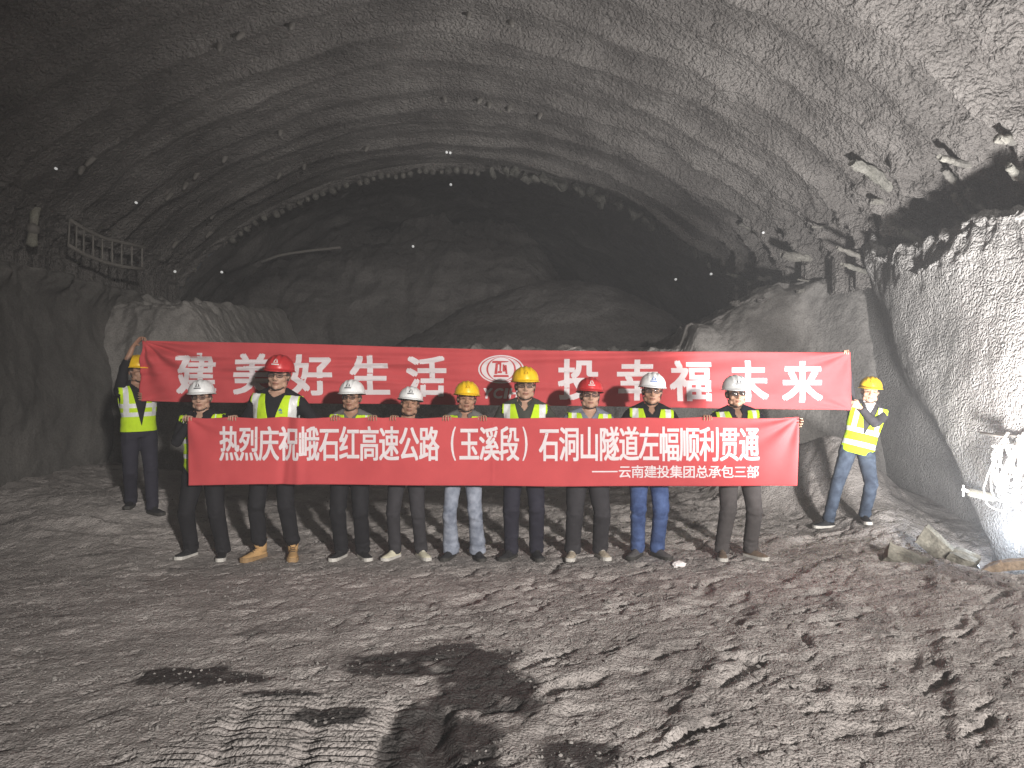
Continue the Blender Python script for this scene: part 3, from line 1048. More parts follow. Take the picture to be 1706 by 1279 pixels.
stone(1335, 487, 12.4, 0.13, 301, 'largest pale boulder on the crest of the right bench', 'concrete')
stone(1305, 494, 12.3, 0.07, 302, 'small pale rock left of the largest boulder on the right bench')
stone(1270, 500, 12.2, 0.09, 303, 'jagged rock on the sloping crest of the right bench')
stone(1225, 505, 12.2, 0.10, 304, 'dark flat rock at the upper left of the right bench crest', 'bench')
stone(1195, 535, 12.1, 0.08, 305, 'rock on the lower left edge of the right bench')
stone(305, 515, 12.4, 0.16, 306, 'flat rock slab overhanging the left bench beside the dark opening', 'bench', (2.0, 1, 0.35))
stone(1015, 1000, 5.6, 0.035, 307, 'fist sized stone on the floor below the man in blue jeans', z=float(ground_h(0.745, 5.6)) + 0.01)

# crumpled white paper scrap on the floor
pp = at(1131, 946, 6.72)
bm = bmesh.new(); bmesh.ops.create_icosphere(bm, subdivisions=3, radius=1)
co = np.array([v.co[:] for v in bm.verts])
co = co * (1 + 0.5 * np.abs(noise(co[:, 0] * 2, co[:, 1] * 2, co[:, 2] * 2, 77)))[:, None] * [0.055, 0.04, 0.026]
for v, c in zip(bm.verts, co): v.co = c
me = bpy.data.meshes.new('paper_scrap'); bm.to_mesh(me); bm.free()
o = link('paper_scrap', me, MAT['paper'], smooth=False)
o.location = (pp.x, pp.y, float(ground_h(pp.x, pp.y)) + 0.02)
tag(o, 'crumpled white paper scrap on the floor in front of the row', 'paper')

# floodlight and machine headlight that make the light (outside the frame)
fl = empty('work_floodlight', (KEY[0] + 0.22, KEY[1] - 0.18, float(ground_h(KEY[0] + 0.22, KEY[1] - 0.18)) - 0.02), 0, 'black work floodlight on a low stand beside the right wall', 'lamp')
hz_ = KEY[2] - fl.location.z
mb = MB(); rr = Euler((0, 0, R(40))).to_matrix(); mb.box((0.03, -0.02, hz_), (0.20, 0.05, 0.15), rot=rr); mb.build('housing', MAT['steel_dark'], fl, False)
for k in range(3):
    a = 2 * PI * k / 3
    mb = MB(); mb.tube([(0.02, 0, hz_ - 0.15), (0.25 * math.cos(a), 0.25 * math.sin(a), 0.03)], [0.012, 0.012], 6); mb.build('leg', MAT['steel_dark'], fl)

gl_ = empty('hand_lamp', (4.54, 7.16, float(ground_h(4.54, 7.16)) - 0.08), 0, 'small work lamp on the ground at the foot of the wall below the cables', 'lamp')
mb = MB(); mb.tube([(-0.05, -0.03, 0.11), (0.0, 0.0, 0.14)], [0.028, 0.034], 14, round_=0.3); mb.build('housing', MAT['steel_dark'], gl_)
m, nt, b = nodes_of('lamp_glass'); b.inputs['Emission Color'].default_value = (0.8, 0.9, 1, 1); b.inputs['Emission Strength'].default_value = 4.0
mb = MB(); mb.tube([(-0.002, -0.001, 0.139), (0.010, 0.006, 0.145)], [0.030, 0.030], 14, round_=0.1); mb.build('lens', m, gl_)

# ================================================================== BANNERS
m, nt, bb = nodes_of('red_satin')
bn = texnoise(nt, 3.0, 4, 0.6)
cc = ramp(nt, bn, [(0.3, (0.44, 0.058, 0.064)), (0.7, (0.52, 0.074, 0.079))])
nt.links.new(cc, bb.inputs['Base Color'])
bb.inputs['Roughness'].default_value = 0.72
bb.inputs['Specular IOR Level'].default_value = 0.2
bb.inputs['Sheen Weight'].default_value = 0.08
bb.inputs['Sheen Tint'].default_value = (1, 0.75, 0.75, 1)
bump(nt, bb, texnoise(nt, 500, 1, 0.5), 0.15, 0.001)
MAT['banner'] = m
MAT['letter'] = cloth('white_print', (0.64, 0.585, 0.60), 0.05, 0.6, 300)


class Banner:
    def __init__(s, tl, tr, bl, br, YL, YR, folds, sag_top, sag_bot):
        s.tl, s.tr, s.bl, s.br, s.YL, s.YR, s.folds, s.st, s.sb = tl, tr, bl, br, YL, YR, folds, sag_top, sag_bot

    def edges(s, u):
        xt = s.tl[0] + (s.tr[0] - s.tl[0]) * u
        yt = s.tl[1] + (s.tr[1] - s.tl[1]) * u + np.interp(u, *s.st)
        xb = s.bl[0] + (s.br[0] - s.bl[0]) * u
        yb = s.bl[1] + (s.br[1] - s.bl[1]) * u + np.interp(u, *s.sb)
        return xt, yt, xb, yb

    def pt(s, u, v, off=0.0):
        u = np.asarray(u, float); v = np.asarray(v, float)
        xt, yt, xb, yb = s.edges(np.clip(u, 0, 1))
        px = xt + (xb - xt) * v; py = yt + (yb - yt) * v
        Y = s.YL + (s.YR - s.YL) * u
        X = (px - 853) / FPX * Y
        Z = CAMZ - (py - 639.5) / FPX * Y
        return np.stack([X, Y + s.folds(u, v) - off, Z], -1)

    def inv(s, px, py):
        px = np.asarray(px, float); py = np.asarray(py, float)
        u = (px - s.tl[0]) / (s.tr[0] - s.tl[0])
        for _ in range(3):
            xt, yt, xb, yb = s.edges(np.clip(u, 0, 1))
            v = (py - yt) / (yb - yt)
            x = xt + (xb - xt) * v
            u = u + (px - x) / (s.tr[0] - s.tl[0])
        return u, v


def rays(u, v, u0, v0, aspect, n, seed, reach):
    """creases fanning out of a held corner"""
    dx = np.abs(u - u0) * aspect; dy = np.abs(v - v0)
    ang = np.arctan2(dy, dx + 1e-6); r = np.hypot(dx, dy)
    return np.sin(ang * n + seed + 1.3 * np.sin(ang * 3)) * np.clip(r / 0.35, 0, 1) * np.exp(-r / reach)


def folds_up(u, v):
    f = 0.012 * np.sin(v * 14 + 3 * np.sin(u * 9) + 20 * u * 0.2) * (0.5 + 0.5 * np.sin(u * 17 + 1))
    f = f + 0.028 * np.sin(u * 2 * PI * 3.3 + 0.6) * (0.4 + 0.6 * v)
    f = f + 0.024 * rays(u, v, 0, 0, 9.5, 15, 0.4, 1.1) + 0.018 * rays(u, v, 1, 0, 9.5, 11, 2.2, 0.8)
    f = f + 0.012 * rays(u, v, 0, 1, 9.5, 9, 1.0, 0.5) + 0.014 * rays(u, v, 1, 1, 9.5, 9, 0.3, 0.7)
    # long shallow creases dipping from the top edge
    for (c, wv, sl, am) in ((0.30, 0.05, -1.2, 0.018), (0.5, 0.06, 0.9, 0.014), (0.62, 0.04, 0.5, 0.012), (0.18, 0.05, -0.5, 0.016)):
        f = f - am * gauss(v - c - sl * (u - 0.35) * 0.5, wv) * np.exp(-((u - 0.3) / 0.45) ** 2)
    return f * 1.5


def folds_lo(u, v):
    f = 0.012 * np.sin(u * 2 * PI * 4.2 + 1.2) * (0.5 + 0.5 * v)
    f = f + 0.016 * rays(u, v, 0, 0, 9.0, 9, 0.9, 0.5) + 0.022 * rays(u, v, 1, 0, 9.0, 12, 0.2, 1.0)
    f = f + 0.020 * gauss(u - 0.160 + 0.010 * (v - .5), 0.007) - 0.02 * gauss(u - 0.182, 0.008)
    f = f - 0.010 * gauss(u - 0.5, 0.0012) * sstep(0, 0.1, v) * 0.4
    f = f + 0.010 * gauss(u - 0.33, 0.01) * (1 - v) + 0.010 * gauss(u - 0.29, 0.01) * (1 - v)
    f = f + 0.014 * noise(u * 40, v * 3.0, 0, 405) * sstep(0.12, 0.0, u)
    return f


UP = Banner((236, 567), (1417, 588), (231, 668), (1420, 683), 7.92, 8.10, folds_up,
            ([0, 0.03, 0.25, 0.5, 0.75, 0.97, 1], [0, 0, 1, 5, 3, -1, -2]), ([0, 0.05, 0.3, 0.6, 1], [0, 1, 0, -1, 0]))
LO = Banner((312, 695), (1331, 695), (313, 809), (1328, 809), 6.80, 6.80, folds_lo,
            ([0, 0.03, 0.073, 0.12, 0.155, 0.20, 0.242, 0.27, 0.302, 0.32, 0.339, 0.38, 0.425, 0.455, 0.482, 0.53, 0.6, 0.67, 0.75, 0.8, 0.851, 0.92, 0.97, 1],
             [0, 2, -0.5, 2, -1, 2, -0.5, 1.6, -0.5, 1, -0.5, 2, -0.5, 1.5, -0.3, 2, 0.5, 2, 0.5, 1.5, -1, 2, 1.5, -1]), ([0, 0.12, 0.35, 0.6, 1], [0, -3, -1, 1, 0]))


def glyph(ch, off):
    cu = bpy.data.curves.new('g', 'FONT')
    cu.body = ch
    cu.size = 1
    cu.offset = off
    cu.resolution_u = 3
    o = bpy.data.objects.new('g', cu)
    COL.objects.link(o)
    dg = bpy.context.evaluated_depsgraph_get(); dg.update()
    me = bpy.data.meshes.new_from_object(o.evaluated_get(dg))
    bpy.data.objects.remove(o); bpy.data.curves.remove(cu)
    return me


def stick(ban, bm, name, parent, off, mat):
    """cut the flat figure (in photo pixel units on the cloth) finely and lay it on the cloth"""
    bmesh.ops.triangulate(bm, faces=bm.faces[:])
    xs = [v.co.x for v in bm.verts]; ys = [v.co.y for v in bm.verts]
    for k in np.arange(math.floor(min(xs)) + 3.1, max(xs), 6):
        bmesh.ops.bisect_plane(bm, geom=bm.verts[:] + bm.edges[:] + bm.faces[:], plane_co=(k, 0, 0), plane_no=(1, 0, 0))
    for k in np.arange(math.floor(min(ys)) + 3.1, max(ys), 6):
        bmesh.ops.bisect_plane(bm, geom=bm.verts[:] + bm.edges[:] + bm.faces[:], plane_co=(0, k, 0), plane_no=(0, 1, 0))
    co = np.array([v.co[:] for v in bm.verts])
    u, v = ban.inv(co[:, 0], co[:, 1])
    P = ban.pt(u, v, off + 0.0003 * co[:, 2])
    for vv, p in zip(bm.verts, P): vv.co = p
    me = bpy.data.meshes.new(name); bm.to_mesh(me); bm.free()
    return link(name, me, mat, parent, smooth=True)


def add_glyph(bm, ch, cxp, cyp, w, h, off, fit=False, slant=0.0):
    me = glyph(ch, off)
    co = get_co(me)
    if len(co) == 0:
        return
    if fit:
        mn, mx = co.min(0), co.max(0)
        x = (co[:, 0] - (mn[0] + mx[0]) / 2) / (mx[0] - mn[0]) * w
        y = (co[:, 1] - (mn[1] + mx[1]) / 2) / (mx[1] - mn[1]) * h
    else:
        x = (co[:, 0] - 0.5) * w
        y = (co[:, 1] - 0.38) * h
    out = np.stack([cxp + x + slant * y, cyp - y, 0 * x], -1)
    set_co(me, out)
    bm.from_mesh(me)
    bpy.data.meshes.remove(me)


def banner_cloth(ban, name, label, nu, nv):
    u, v = np.meshgrid(np.linspace(0, 1, nu), np.linspace(0, 1, nv), indexing='ij')
    root = empty(name, (0, 0, 0), 0, label, 'banner')
    F = ban.pt(u, v); B = ban.pt(u, v, -0.004)
    # front sheet and back sheet joined round the hem
    me = grid_mesh('cloth', F)
    bm = bmesh.new(); bm.from_mesh(me)
    bmesh.ops.solidify(bm, geom=bm.faces[:], thickness=0.004)
    bm.to_mesh(me); bm.free()
    o = link('cloth', me, MAT['banner'], root)
    return root


up = banner_cloth(UP, 'banner', 'upper long red banner stretched behind the row between two men in yellow helmets', 520, 60)
lo = banner_cloth(LO, 'banner', 'lower long red banner held at chest height in front of the row', 520, 56)

def write(ban, root, ch, cx, cy, w, h, bold=(1.2, 1.0), **k):
    """one printed character; its strokes are thickened by overlapping prints a hair apart"""
    bm = bmesh.new()
    lay = []
    for n, (sx, sy) in enumerate(((0, 0), (-1, -1), (1, -1), (-1, 1), (1, 1), (1, 0), (-1, 0))):
        b2 = bmesh.new()
        add_glyph(b2, ch, cx + sx * bold[0], cy + sy * bold[1], w, h, 0.0, **k)
        for v in b2.verts: v.co.z = n
        me = bpy.data.meshes.new('t'); b2.to_mesh(me); b2.free(); bm.from_mesh(me); bpy.data.meshes.remove(me)
    stick(ban, bm, 'printed_character', root, 0.005, MAT['letter'])


for ch, cx in zip('建美好生活', (326, 423, 520, 616, 710)):
    write(UP, up, ch, cx, 622 + (cx - 326) * 0.012, 70, 71, (2.0, 1.5))
for ch, cx in zip('投幸福未来', (964, 1062, 1151, 1245, 1338)):
    write(UP, up, ch, cx, 632 + (cx - 964) * 0.010, 70, 71, (2.0, 1.5))


def ring2(bm, cx, cy, ro, ri, n=64):
    vs = []
    for k in range(n):
        a = 2 * PI * k / n
        vs.append((bm.verts.new((cx + ro[0] * math.cos(a), cy + ro[1] * math.sin(a), 0)), bm.verts.new((cx + ri[0] * math.cos(a) + (ri[2] if len(ri) > 2 else 0), cy + ri[1] * math.sin(a), 0))))
    for k in range(n):
        a, b = vs[k], vs[(k + 1) % n]
        bm.faces.new((a[0], b[0], b[1], a[1]))


def poly2(bm, pts):
    bm.faces.new([bm.verts.new((x, y, 0)) for x, y in pts])


def disc2(bm, cx, cy, rx, ry, n=48):
    poly2(bm, [(cx + rx * math.cos(2 * PI * k / n), cy + ry * math.sin(2 * PI * k / n)) for k in range(n)])


# emblem: oval rings round a disc with a stepped tower mark, and four letters beneath
EX, EY = 835, 615
bm = bmesh.new()
ring2(bm, EX, EY, (38, 23.5), (35.6, 21.4))
ring2(bm, EX, EY, (33, 20.5), (24.5, 20.0))
disc2(bm, EX, EY, 21.5, 19.5)
stick(UP, bm, 'emblem', up, 0.006, MAT['letter'])
bm = bmesh.new()
for q in ([(-13, 13), (13, 13), (12, 9.5), (-12, 9.5)],
          [(-11, 8), (-6.5, 8), (-5.2, -8), (-2.6, -8), (-2.6, -13), (-5.5, -13), (-5.5, -10), (-9, -10)],
          [(-2.6, -13), (0.4, -13), (0.4, -8), (-0.4, -8), (-0.4, 3), (-2.6, 3)],
          [(-5.4, 3), (1.5, 3), (1.5, 6.5), (-5.8, 6.5)],
          [(2.6, -8), (5, -8), (5, 1), (8, 1), (8, 4), (2.6, 4)],
          [(6, -7), (9, -7), (10.6, 8), (7.4, 8)]):
    poly2(bm, [(EX + x, EY + y) for x, y in q])
stick(UP, bm, 'emblem_mark', up, 0.011, MAT['banner'])
for ch, cx in zip('YCIH', (812, 830, 843, 856)):
    write(UP, up, ch, cx, 655, 4 if ch == 'I' else 14, 16, (0.7, 0.6), fit=True, slant=0.18)

line = '热烈庆祝峨石红高速公路（玉溪段）石洞山隧道左幅顺利贯通'
for k, ch in enumerate(line):
    cx = 382 + k * (1248 - 382) / (len(line) - 1)
    cy = 738.5 + (cx - 382) * 0.001
    if ch in '（）':
        write(LO, lo, '(' if ch == '（' else ')', cx + (7 if ch == '（' else -7), cy, 8, 56, (0.3, 0.2), fit=True)
    else:
        write(LO, lo, ch, cx, cy, 34.5, 61, (0.85, 0.7))
for k, ch in enumerate('云南建投集团总承包三部'):
    write(LO, lo, ch, 1041 + k * (1254 - 1041) / 10, 785.5, 22, 22, (0.32, 0.25))
bm = bmesh.new()
poly2(bm, [(986, 786.5), (1029, 786.5), (1029, 784.3), (986, 784.3)])
stick(LO, bm, 'printed_dash', lo, 0.005, MAT['letter'])

# ------------------------------------------------------------------ dusty air
hm = bpy.data.materials.new('dusty_air'); hm.use_nodes = True
hn = hm.node_tree; hn.nodes.remove(hn.nodes['Principled BSDF'])
pv = N(hn, 'ShaderNodeVolumePrincipled'); pv.inputs['Color'].default_value = (0.92, 0.93, 0.96, 1); pv.inputs['Density'].default_value = 0.0062
hn.links.new(pv.outputs[0], hn.nodes['Material Output'].inputs['Volume'])
mb = MB(); mb.box((-1, 10, 4.5), (14, 24, 7.0))
tag(mb.build('haze', hm, None, False), kind='stuff')

# ================================================================== PEOPLE
def tint(name, col, **k):
    return cloth(name, col, **k)


MAT['skin_a'] = skin('skin_light', (0.46, 0.285, 0.205))
MAT['skin_b'] = skin('skin_tan', (0.36, 0.205, 0.140))
MAT['hair'] = plain('black_hair', (0.014, 0.012, 0.011), 0.5)
MAT['vest'] = cloth('hi_vis_mesh', (0.50, 0.72, 0.02), 0.10, 0.75, 300, spec=0.15)
MAT['stripe'] = plain('silver_tape', (0.66, 0.67, 0.66), 0.42, 0.0, 0.6, 0.06)
MAT['black_cloth'] = cloth('black_cloth', (0.014, 0.0135, 0.016), 0.2, 0.8)
MAT['navy_cloth'] = cloth('navy_cloth', (0.022, 0.021, 0.032), 0.2, 0.8)
MAT['charcoal'] = cloth('charcoal_cloth', (0.036, 0.034, 0.038), 0.2, 0.85)
MAT['brown_grey'] = cloth('brown_grey_cloth', (0.075, 0.068, 0.068), 0.2, 0.85)
MAT['olive'] = cloth('olive_cloth', (0.050, 0.052, 0.044), 0.2, 0.85)
MAT['grey_shirt'] = cloth('grey_shirt', (0.12, 0.115, 0.11), 0.2, 0.85)
MAT['blue_grey'] = cloth('blue_grey_shirt', (0.17, 0.19, 0.24), 0.15, 0.85)
MAT['white_shirt'] = cloth('white_shirt', (0.62, 0.61, 0.60), 0.08, 0.85)
MAT['pale_jeans'] = cloth('pale_jeans', (0.19, 0.22, 0.29), 0.4, 0.85, wash=(0.34, 0.37, 0.44))
MAT['blue_jeans'] = cloth('blue_jeans', (0.040, 0.072, 0.20), 0.4, 0.85, wash=(0.09, 0.14, 0.30))
MAT['dark_jeans'] = cloth('dark_jeans', (0.030, 0.042, 0.070), 0.4, 0.85, wash=(0.070, 0.092, 0.130))
MAT['helmet_white'] = plain('white_plastic', (0.78, 0.79, 0.79), 0.36, 0, 0.5, 0.10)
MAT['helmet_yellow'] = plain('yellow_plastic', (0.80, 0.50, 0.012), 0.36, 0, 0.5, 0.13)
MAT['helmet_red'] = plain('red_plastic', (0.50, 0.030, 0.035), 0.36, 0, 0.5, 0.13)
MAT['strap'] = plain('black_strap', (0.02, 0.02, 0.02), 0.7)
MAT['mark_dark'] = plain('dark_print', (0.06, 0.06, 0.07), 0.6)
MAT['mark_blue'] = plain('blue_print', (0.06, 0.16, 0.45), 0.6)
MAT['mark_white'] = plain('white_print_mark', (0.75, 0.72, 0.70), 0.6)
MAT['mark_amber'] = plain('amber_print', (0.48, 0.27, 0.01), 0.6)
MAT['mark_teal'] = plain('teal_print', (0.05, 0.30, 0.25), 0.6)
MAT['frame'] = plain('spectacle_frame', (0.03, 0.03, 0.035), 0.35)
MAT['lens'] = lens_mat()
MAT['lens_dark'] = plain('dark_lens', (0.04, 0.03, 0.025), 0.15, 0, 0.6)  # near-black lens discs, used on one figure only
MAT['shoe_black'] = plain('black_shoe', (0.018, 0.018, 0.02), 0.6, bumpy=0.2)
MAT['shoe_cream'] = plain('cream_shoe', (0.58, 0.55, 0.42), 0.75, bumpy=0.2)
MAT['shoe_camo'] = plain('patterned_beige_shoe', (0.36, 0.31, 0.24), 0.8, var=0.6, sc=40)
MAT['shoe_grey'] = plain('dark_grey_shoe', (0.08, 0.075, 0.075), 0.75, bumpy=0.2)
MAT['shoe_brown'] = plain('brown_shoe', (0.15, 0.11, 0.08), 0.75, var=0.3, bumpy=0.2)
MAT['boot_tan'] = plain('tan_suede', (0.50, 0.31, 0.135), 0.85, var=0.15, bumpy=0.3)
MAT['sole_white'] = plain('white_rubber', (0.50, 0.485, 0.45), 0.6)
MAT['sole_dark'] = plain('dark_rubber', (0.035, 0.033, 0.03), 0.7)
MAT['sole_tan'] = plain('tan_rubber', (0.30, 0.19, 0.09), 0.7)


def ik(S, W, l1, l2, pole):
    S, W = Vector(S), Vector(W)
    d = W - S
    L = d.length
    mx = (l1 + l2) * 0.995
    if L > mx:
        W = S + d * (mx / L); d = W - S; L = mx
    a = (l1 * l1 - l2 * l2 + L * L) / (2 * L)
    h = math.sqrt(max(l1 * l1 - a * a, 0))
    u = d.normalized()
    p = Vector(pole) - u * u.dot(Vector(pole))
    p.normalize()
    return S + u * a + p * h, W


TORSO = [(0.86, .158, .120, 0), (0.93, .168, .122, 0), (1.02, .160, .115, 0), (1.10, .156, .113, -.004), (1.20, .168, .120, -.006), (1.29, .182, .124, -.006),
         (1.36, .190, .116, 0), (1.405, .182, .100, .004), (1.44, .135, .080, .010), (1.468, .085, .066, .014), (1.50, .062, .060, .014)]


def torso(mb, grow, M, top=99, bottom=0, belly=0.0):
    ring = [t for t in TORSO if bottom <= t[0] <= top]
    mb.tube([(0, t[3] - (belly * gauss(t[0] - 1.08, 0.14)) * 0.5, t[0]) for t in ring],
            [(t[1] + grow, t[2] + grow + belly * float(gauss(t[0] - 1.08, 0.14)) * 0.5) for t in ring], 28, M, ref=(1, 0, 0), round_=0.1)
    for s in (-1, 1):
        mb.ell((s * .172, .006, 1.388), (.062 + grow, .066 + grow, .058 + grow), M)
        mb.tube([(s * .03, .02, 1.478), (s * .10, .015, 1.44), (s * .17, .01, 1.405)], [.045 + grow * .8, .05 + grow, .05 + grow], 12, M)


def hand(mb, wrist, K, a, dirs, thumb, s=1.0, side=1):
    """palm from the wrist to the knuckle line at K; a = axis across the knuckles (index to little finger);
    dirs = three unit directions of the finger bones; thumb = two directions"""
    wrist, K, a = Vector(wrist), Vector(K), Vector(a).normalized()
    f = (K - wrist).normalized()
    mb.tube([wrist, wrist.lerp(K, 0.35), wrist.lerp(K, 0.75), K], [(.027 * s, .020 * s), (.036 * s, .018 * s), (.042 * s, .0155 * s), (.041 * s, .012 * s)], 14, ref=a)
    lens = [(.040, .026, .021), (.045, .029, .023), (.042, .027, .022), (.033, .021, .019)]
    for i in range(4):
        p = K + a * ((i - 1.5) * .0212 * s) - f * (.004 + .004 * (abs(i - 1.2)))
        pts = [p - f * .012]
        pts.append(p)
        fan = a * ((i - 1.5) * 0.06)
        for d, l in zip(dirs, lens[i]):
            p = p + (Vector(d).normalized() + fan).normalized() * l * s
            pts.append(p)
        mb.tube(pts, [.0088 * s, .0090 * s, .0082 * s, .0074 * s, .0060 * s], 9, round_=0.9)
    b = wrist.lerp(K, 0.30) - a * (.030 * s)
    p1 = b + Vector(thumb[0]).normalized() * .042 * s
    p2 = p1 + Vector(thumb[1]).normalized() * .032 * s
    mb.tube([wrist.lerp(K, 0.15), b, p1, p2], [.016 * s, .014 * s, .0105 * s, .0085 * s], 10, round_=0.9)


def helmet(root, MH, colour, mark, label=None):
    """hard hat: ridged shell with a brim and a front peak, in head space"""
    nu, nv = 72, 22
    vs, fs = [], []
    prof = []
    for j in range(nv + 1):
        t = j / nv
        prof.append((math.sin(t * PI / 2) ** 0.88, math.cos(t * PI / 2) ** 0.92))
    C = Vector((0, 0.008, 1.694))
    def P(th, rr, zz, brim=0.0):
        x, y = math.cos(th), math.sin(th)
        r = Vector((x * (.116 * rr), y * (.140 * rr), .122 * zz))
        # three raised ribs along the crown
        w = abs(r.x)
        if brim == 0 and zz > 0.25:
            rib = 0.0075 * (math.exp(-(w / .014) ** 4) + 0.75 * math.exp(-((w - .042) / .010) ** 4)) * min(1, (zz - .25) * 3)
            r *= 1 + rib / max(r.length, .05)
        front = max(0.0, -y) ** 3
        r += Vector((x, y, 0)) * brim * (0.4 + 2.0 * front)
        if brim: r.z -= 0.010 * (brim / .018) * (0.6 + front * 1.1)
        return C + r
    rings = [[P(2 * PI * i / nu, rr, zz) for i in range(nu)] for rr, zz in prof[1:]]
    rings.append([P(2 * PI * i / nu, 1.02, 0, .004) for i in range(nu)])
    rings.append([P(2 * PI * i / nu, 1.02, 0, .018) for i in range(nu)])
    rings.append([P(2 * PI * i / nu, 1.02, 0, .0182) - Vector((0, 0, .005)) for i in range(nu)])
    rings.append([P(2 * PI * i / nu, 0.99, 0, .004) - Vector((0, 0, .005)) for i in range(nu)])
    for rr, zz in reversed(prof[1:]):
        rings.append([P(2 * PI * i / nu, rr * .965, zz * .965 - 0.02 * (zz < .05)) for i in range(nu)])
    for r in rings: vs += r
    for j in range(len(rings) - 1):
        for i in range(nu):
            i2 = (i + 1) % nu
            fs.append((j * nu + i, j * nu + i2, (j + 1) * nu + i2, (j + 1) * nu + i))
    t = len(vs); vs.append(C + Vector((0, 0, .122 + .0075)))
    b = len(vs); vs.append(C + Vector((0, 0, .118)))
    L = (len(rings) - 1) * nu
    for i in range(nu):
        i2 = (i + 1) % nu
        fs.append((t, i2, i)); fs.append((b, L + i, L + i2))
    mb = MB(); mb.add(vs, [f[::-1] for f in fs], MH)
    h = mb.build('helmet', MAT['helmet_' + colour], root)
    if label: h['label'] = label
    # chin strap
    mb = MB()
    pts = [(s * .090, .012 - abs(q) * 0, 0) for s, q in ((0, 0),)]
    pts = [(-.088, .010, 1.70), (-.086, .004, 1.64), (-.074, -.020, 1.575), (-.040, -.060, 1.533), (0, -.072, 1.524), (.040, -.060, 1.533), (.074, -.020, 1.575), (.086, .004, 1.64), (.088, .010, 1.70)]
    mb.tube(pts, [(.0035, .006)] * 9, 6, MH)
    mb.build('chin_strap', MAT['strap'], h)
    # mark and line of print on the front of the shell
    if mark:
        mb = MB()
        def S(x, z, o):
            zz = max(min((z - C.z) / .122, .98), 0.0)
            rr = math.sin(math.acos(zz ** (1 / .92))) ** .88 if zz > 0 else 1
            yy = -math.sqrt(max(1e-4, 1 - (x / (.116 * rr)) ** 2)) * .140 * rr
            return Vector((x, C.y + yy - o, z))
        def patch(pts, o=.0105):
            n = len(mb.v)
            vs = [S(x, z, o) for x, z in pts] + [S(x, z, o - .012) for x, z in pts]
            k = len(pts)
            mb.add(vs, [tuple(range(k))[::-1], tuple(range(k, 2 * k))] + [(i, (i + 1) % k, k + (i + 1) % k, k + i) for i in range(k)], MH)
        zc = C.z + .070
        patch([(-.017, zc - .013), (-.008, zc - .013), (-.002, zc + .016), (-.008, zc + .010)])
        patch([(.017, zc - .013), (.008, zc - .013), (.002, zc + .016), (.008, zc + .010)])
        patch([(-.019, zc - .019), (.019, zc - .019), (.019, zc - .0155), (-.019, zc - .0155)])
        if mark != 'mark_amber':
            for k in range(7):
                x = -.030 + .0086 * k
                patch([(x, zc - .036), (x + .0062, zc - .036), (x + .0062, zc - .027), (x, zc - .027)])
        mb.build('emblem', MAT[mark], h, smooth=False)
    return h


def glasses(root, MH, kind):
    mb = MB()
    g = empty('spectacles', (0, 0, 0)); g.parent = root
    y0 = -.112
    for s in (-1, 1):
        loop = []
        for k in range(25):
            a = 2 * PI * k / 24
            ca, sa = math.cos(a), math.sin(a)
            loop.append((s * .033 + .0255 * math.copysign(abs(ca) ** .7, ca), y0 + .012 * abs(s * .033 + .025 * ca) / .05, 1.6455 + .0175 * math.copysign(abs(sa) ** .7, sa)))
        mb.tube(loop, [.0022] * 25, 6, MH, caps=False)
        mb.tube([(s * .058, y0 + .015, 1.65), (s * .078, -.06, 1.651), (s * .080, .0, 1.648)], [.002] * 3, 6, MH)
        lb = MB()
        lb.tube([(s * .033, y0 + .0095, 1.6455), (s * .033, y0 + .0075, 1.6455)], [(.025, .017)] * 2, 20, MH, ref=(1, 0, 0), round_=0.05)
        lb.build('lens', MAT['lens_dark' if kind == 'dark' else 'lens'], g)
    mb.tube([(-.009, y0, 1.651), (0, y0 - .002, 1.653), (.009, y0, 1.651)], [.002] * 3, 6, MH)
    mb.build('rims', MAT['frame'], g)


def head(mb, MH):
    E = lambda c, r, rot=None: mb.ell(c, r, MH, 20, 14, rot)
    E((0, .012, 1.668), (.077, .096, .094))
    E((0, -.018, 1.612), (.067, .080, .080))
    E((0, -.034, 1.560), (.046, .052, .036))
    E((0, -.066, 1.545), (.022, .022, .019))                       # chin
    for s in (-1, 1):
        E((s * .044, -.052, 1.617), (.026, .030, .026))            # cheek
        E((s * .051, -.014, 1.574), (.024, .044, .032))            # jaw
        E((s * .030, -.083, 1.668), (.026, .012, .009))            # brow
        E((s * .081, .012, 1.634), (.010, .020, .033), Euler((0, s * .2, s * -.3)).to_matrix())   # ear
        E((s * .0135, -.098, 1.608), (.0085, .011, .0085))         # nostril wing
    mb.tube([(0, -.083, 1.660), (0, -.098, 1.635), (0, -.113, 1.612), (0, -.100, 1.602)], [.010, .0105, .0125, .010], 10, MH)
    E((0, -.088, 1.583), (.024, .010, .0075))                      # upper lip
    E((0, -.085, 1.570), (.020, .010, .0075))


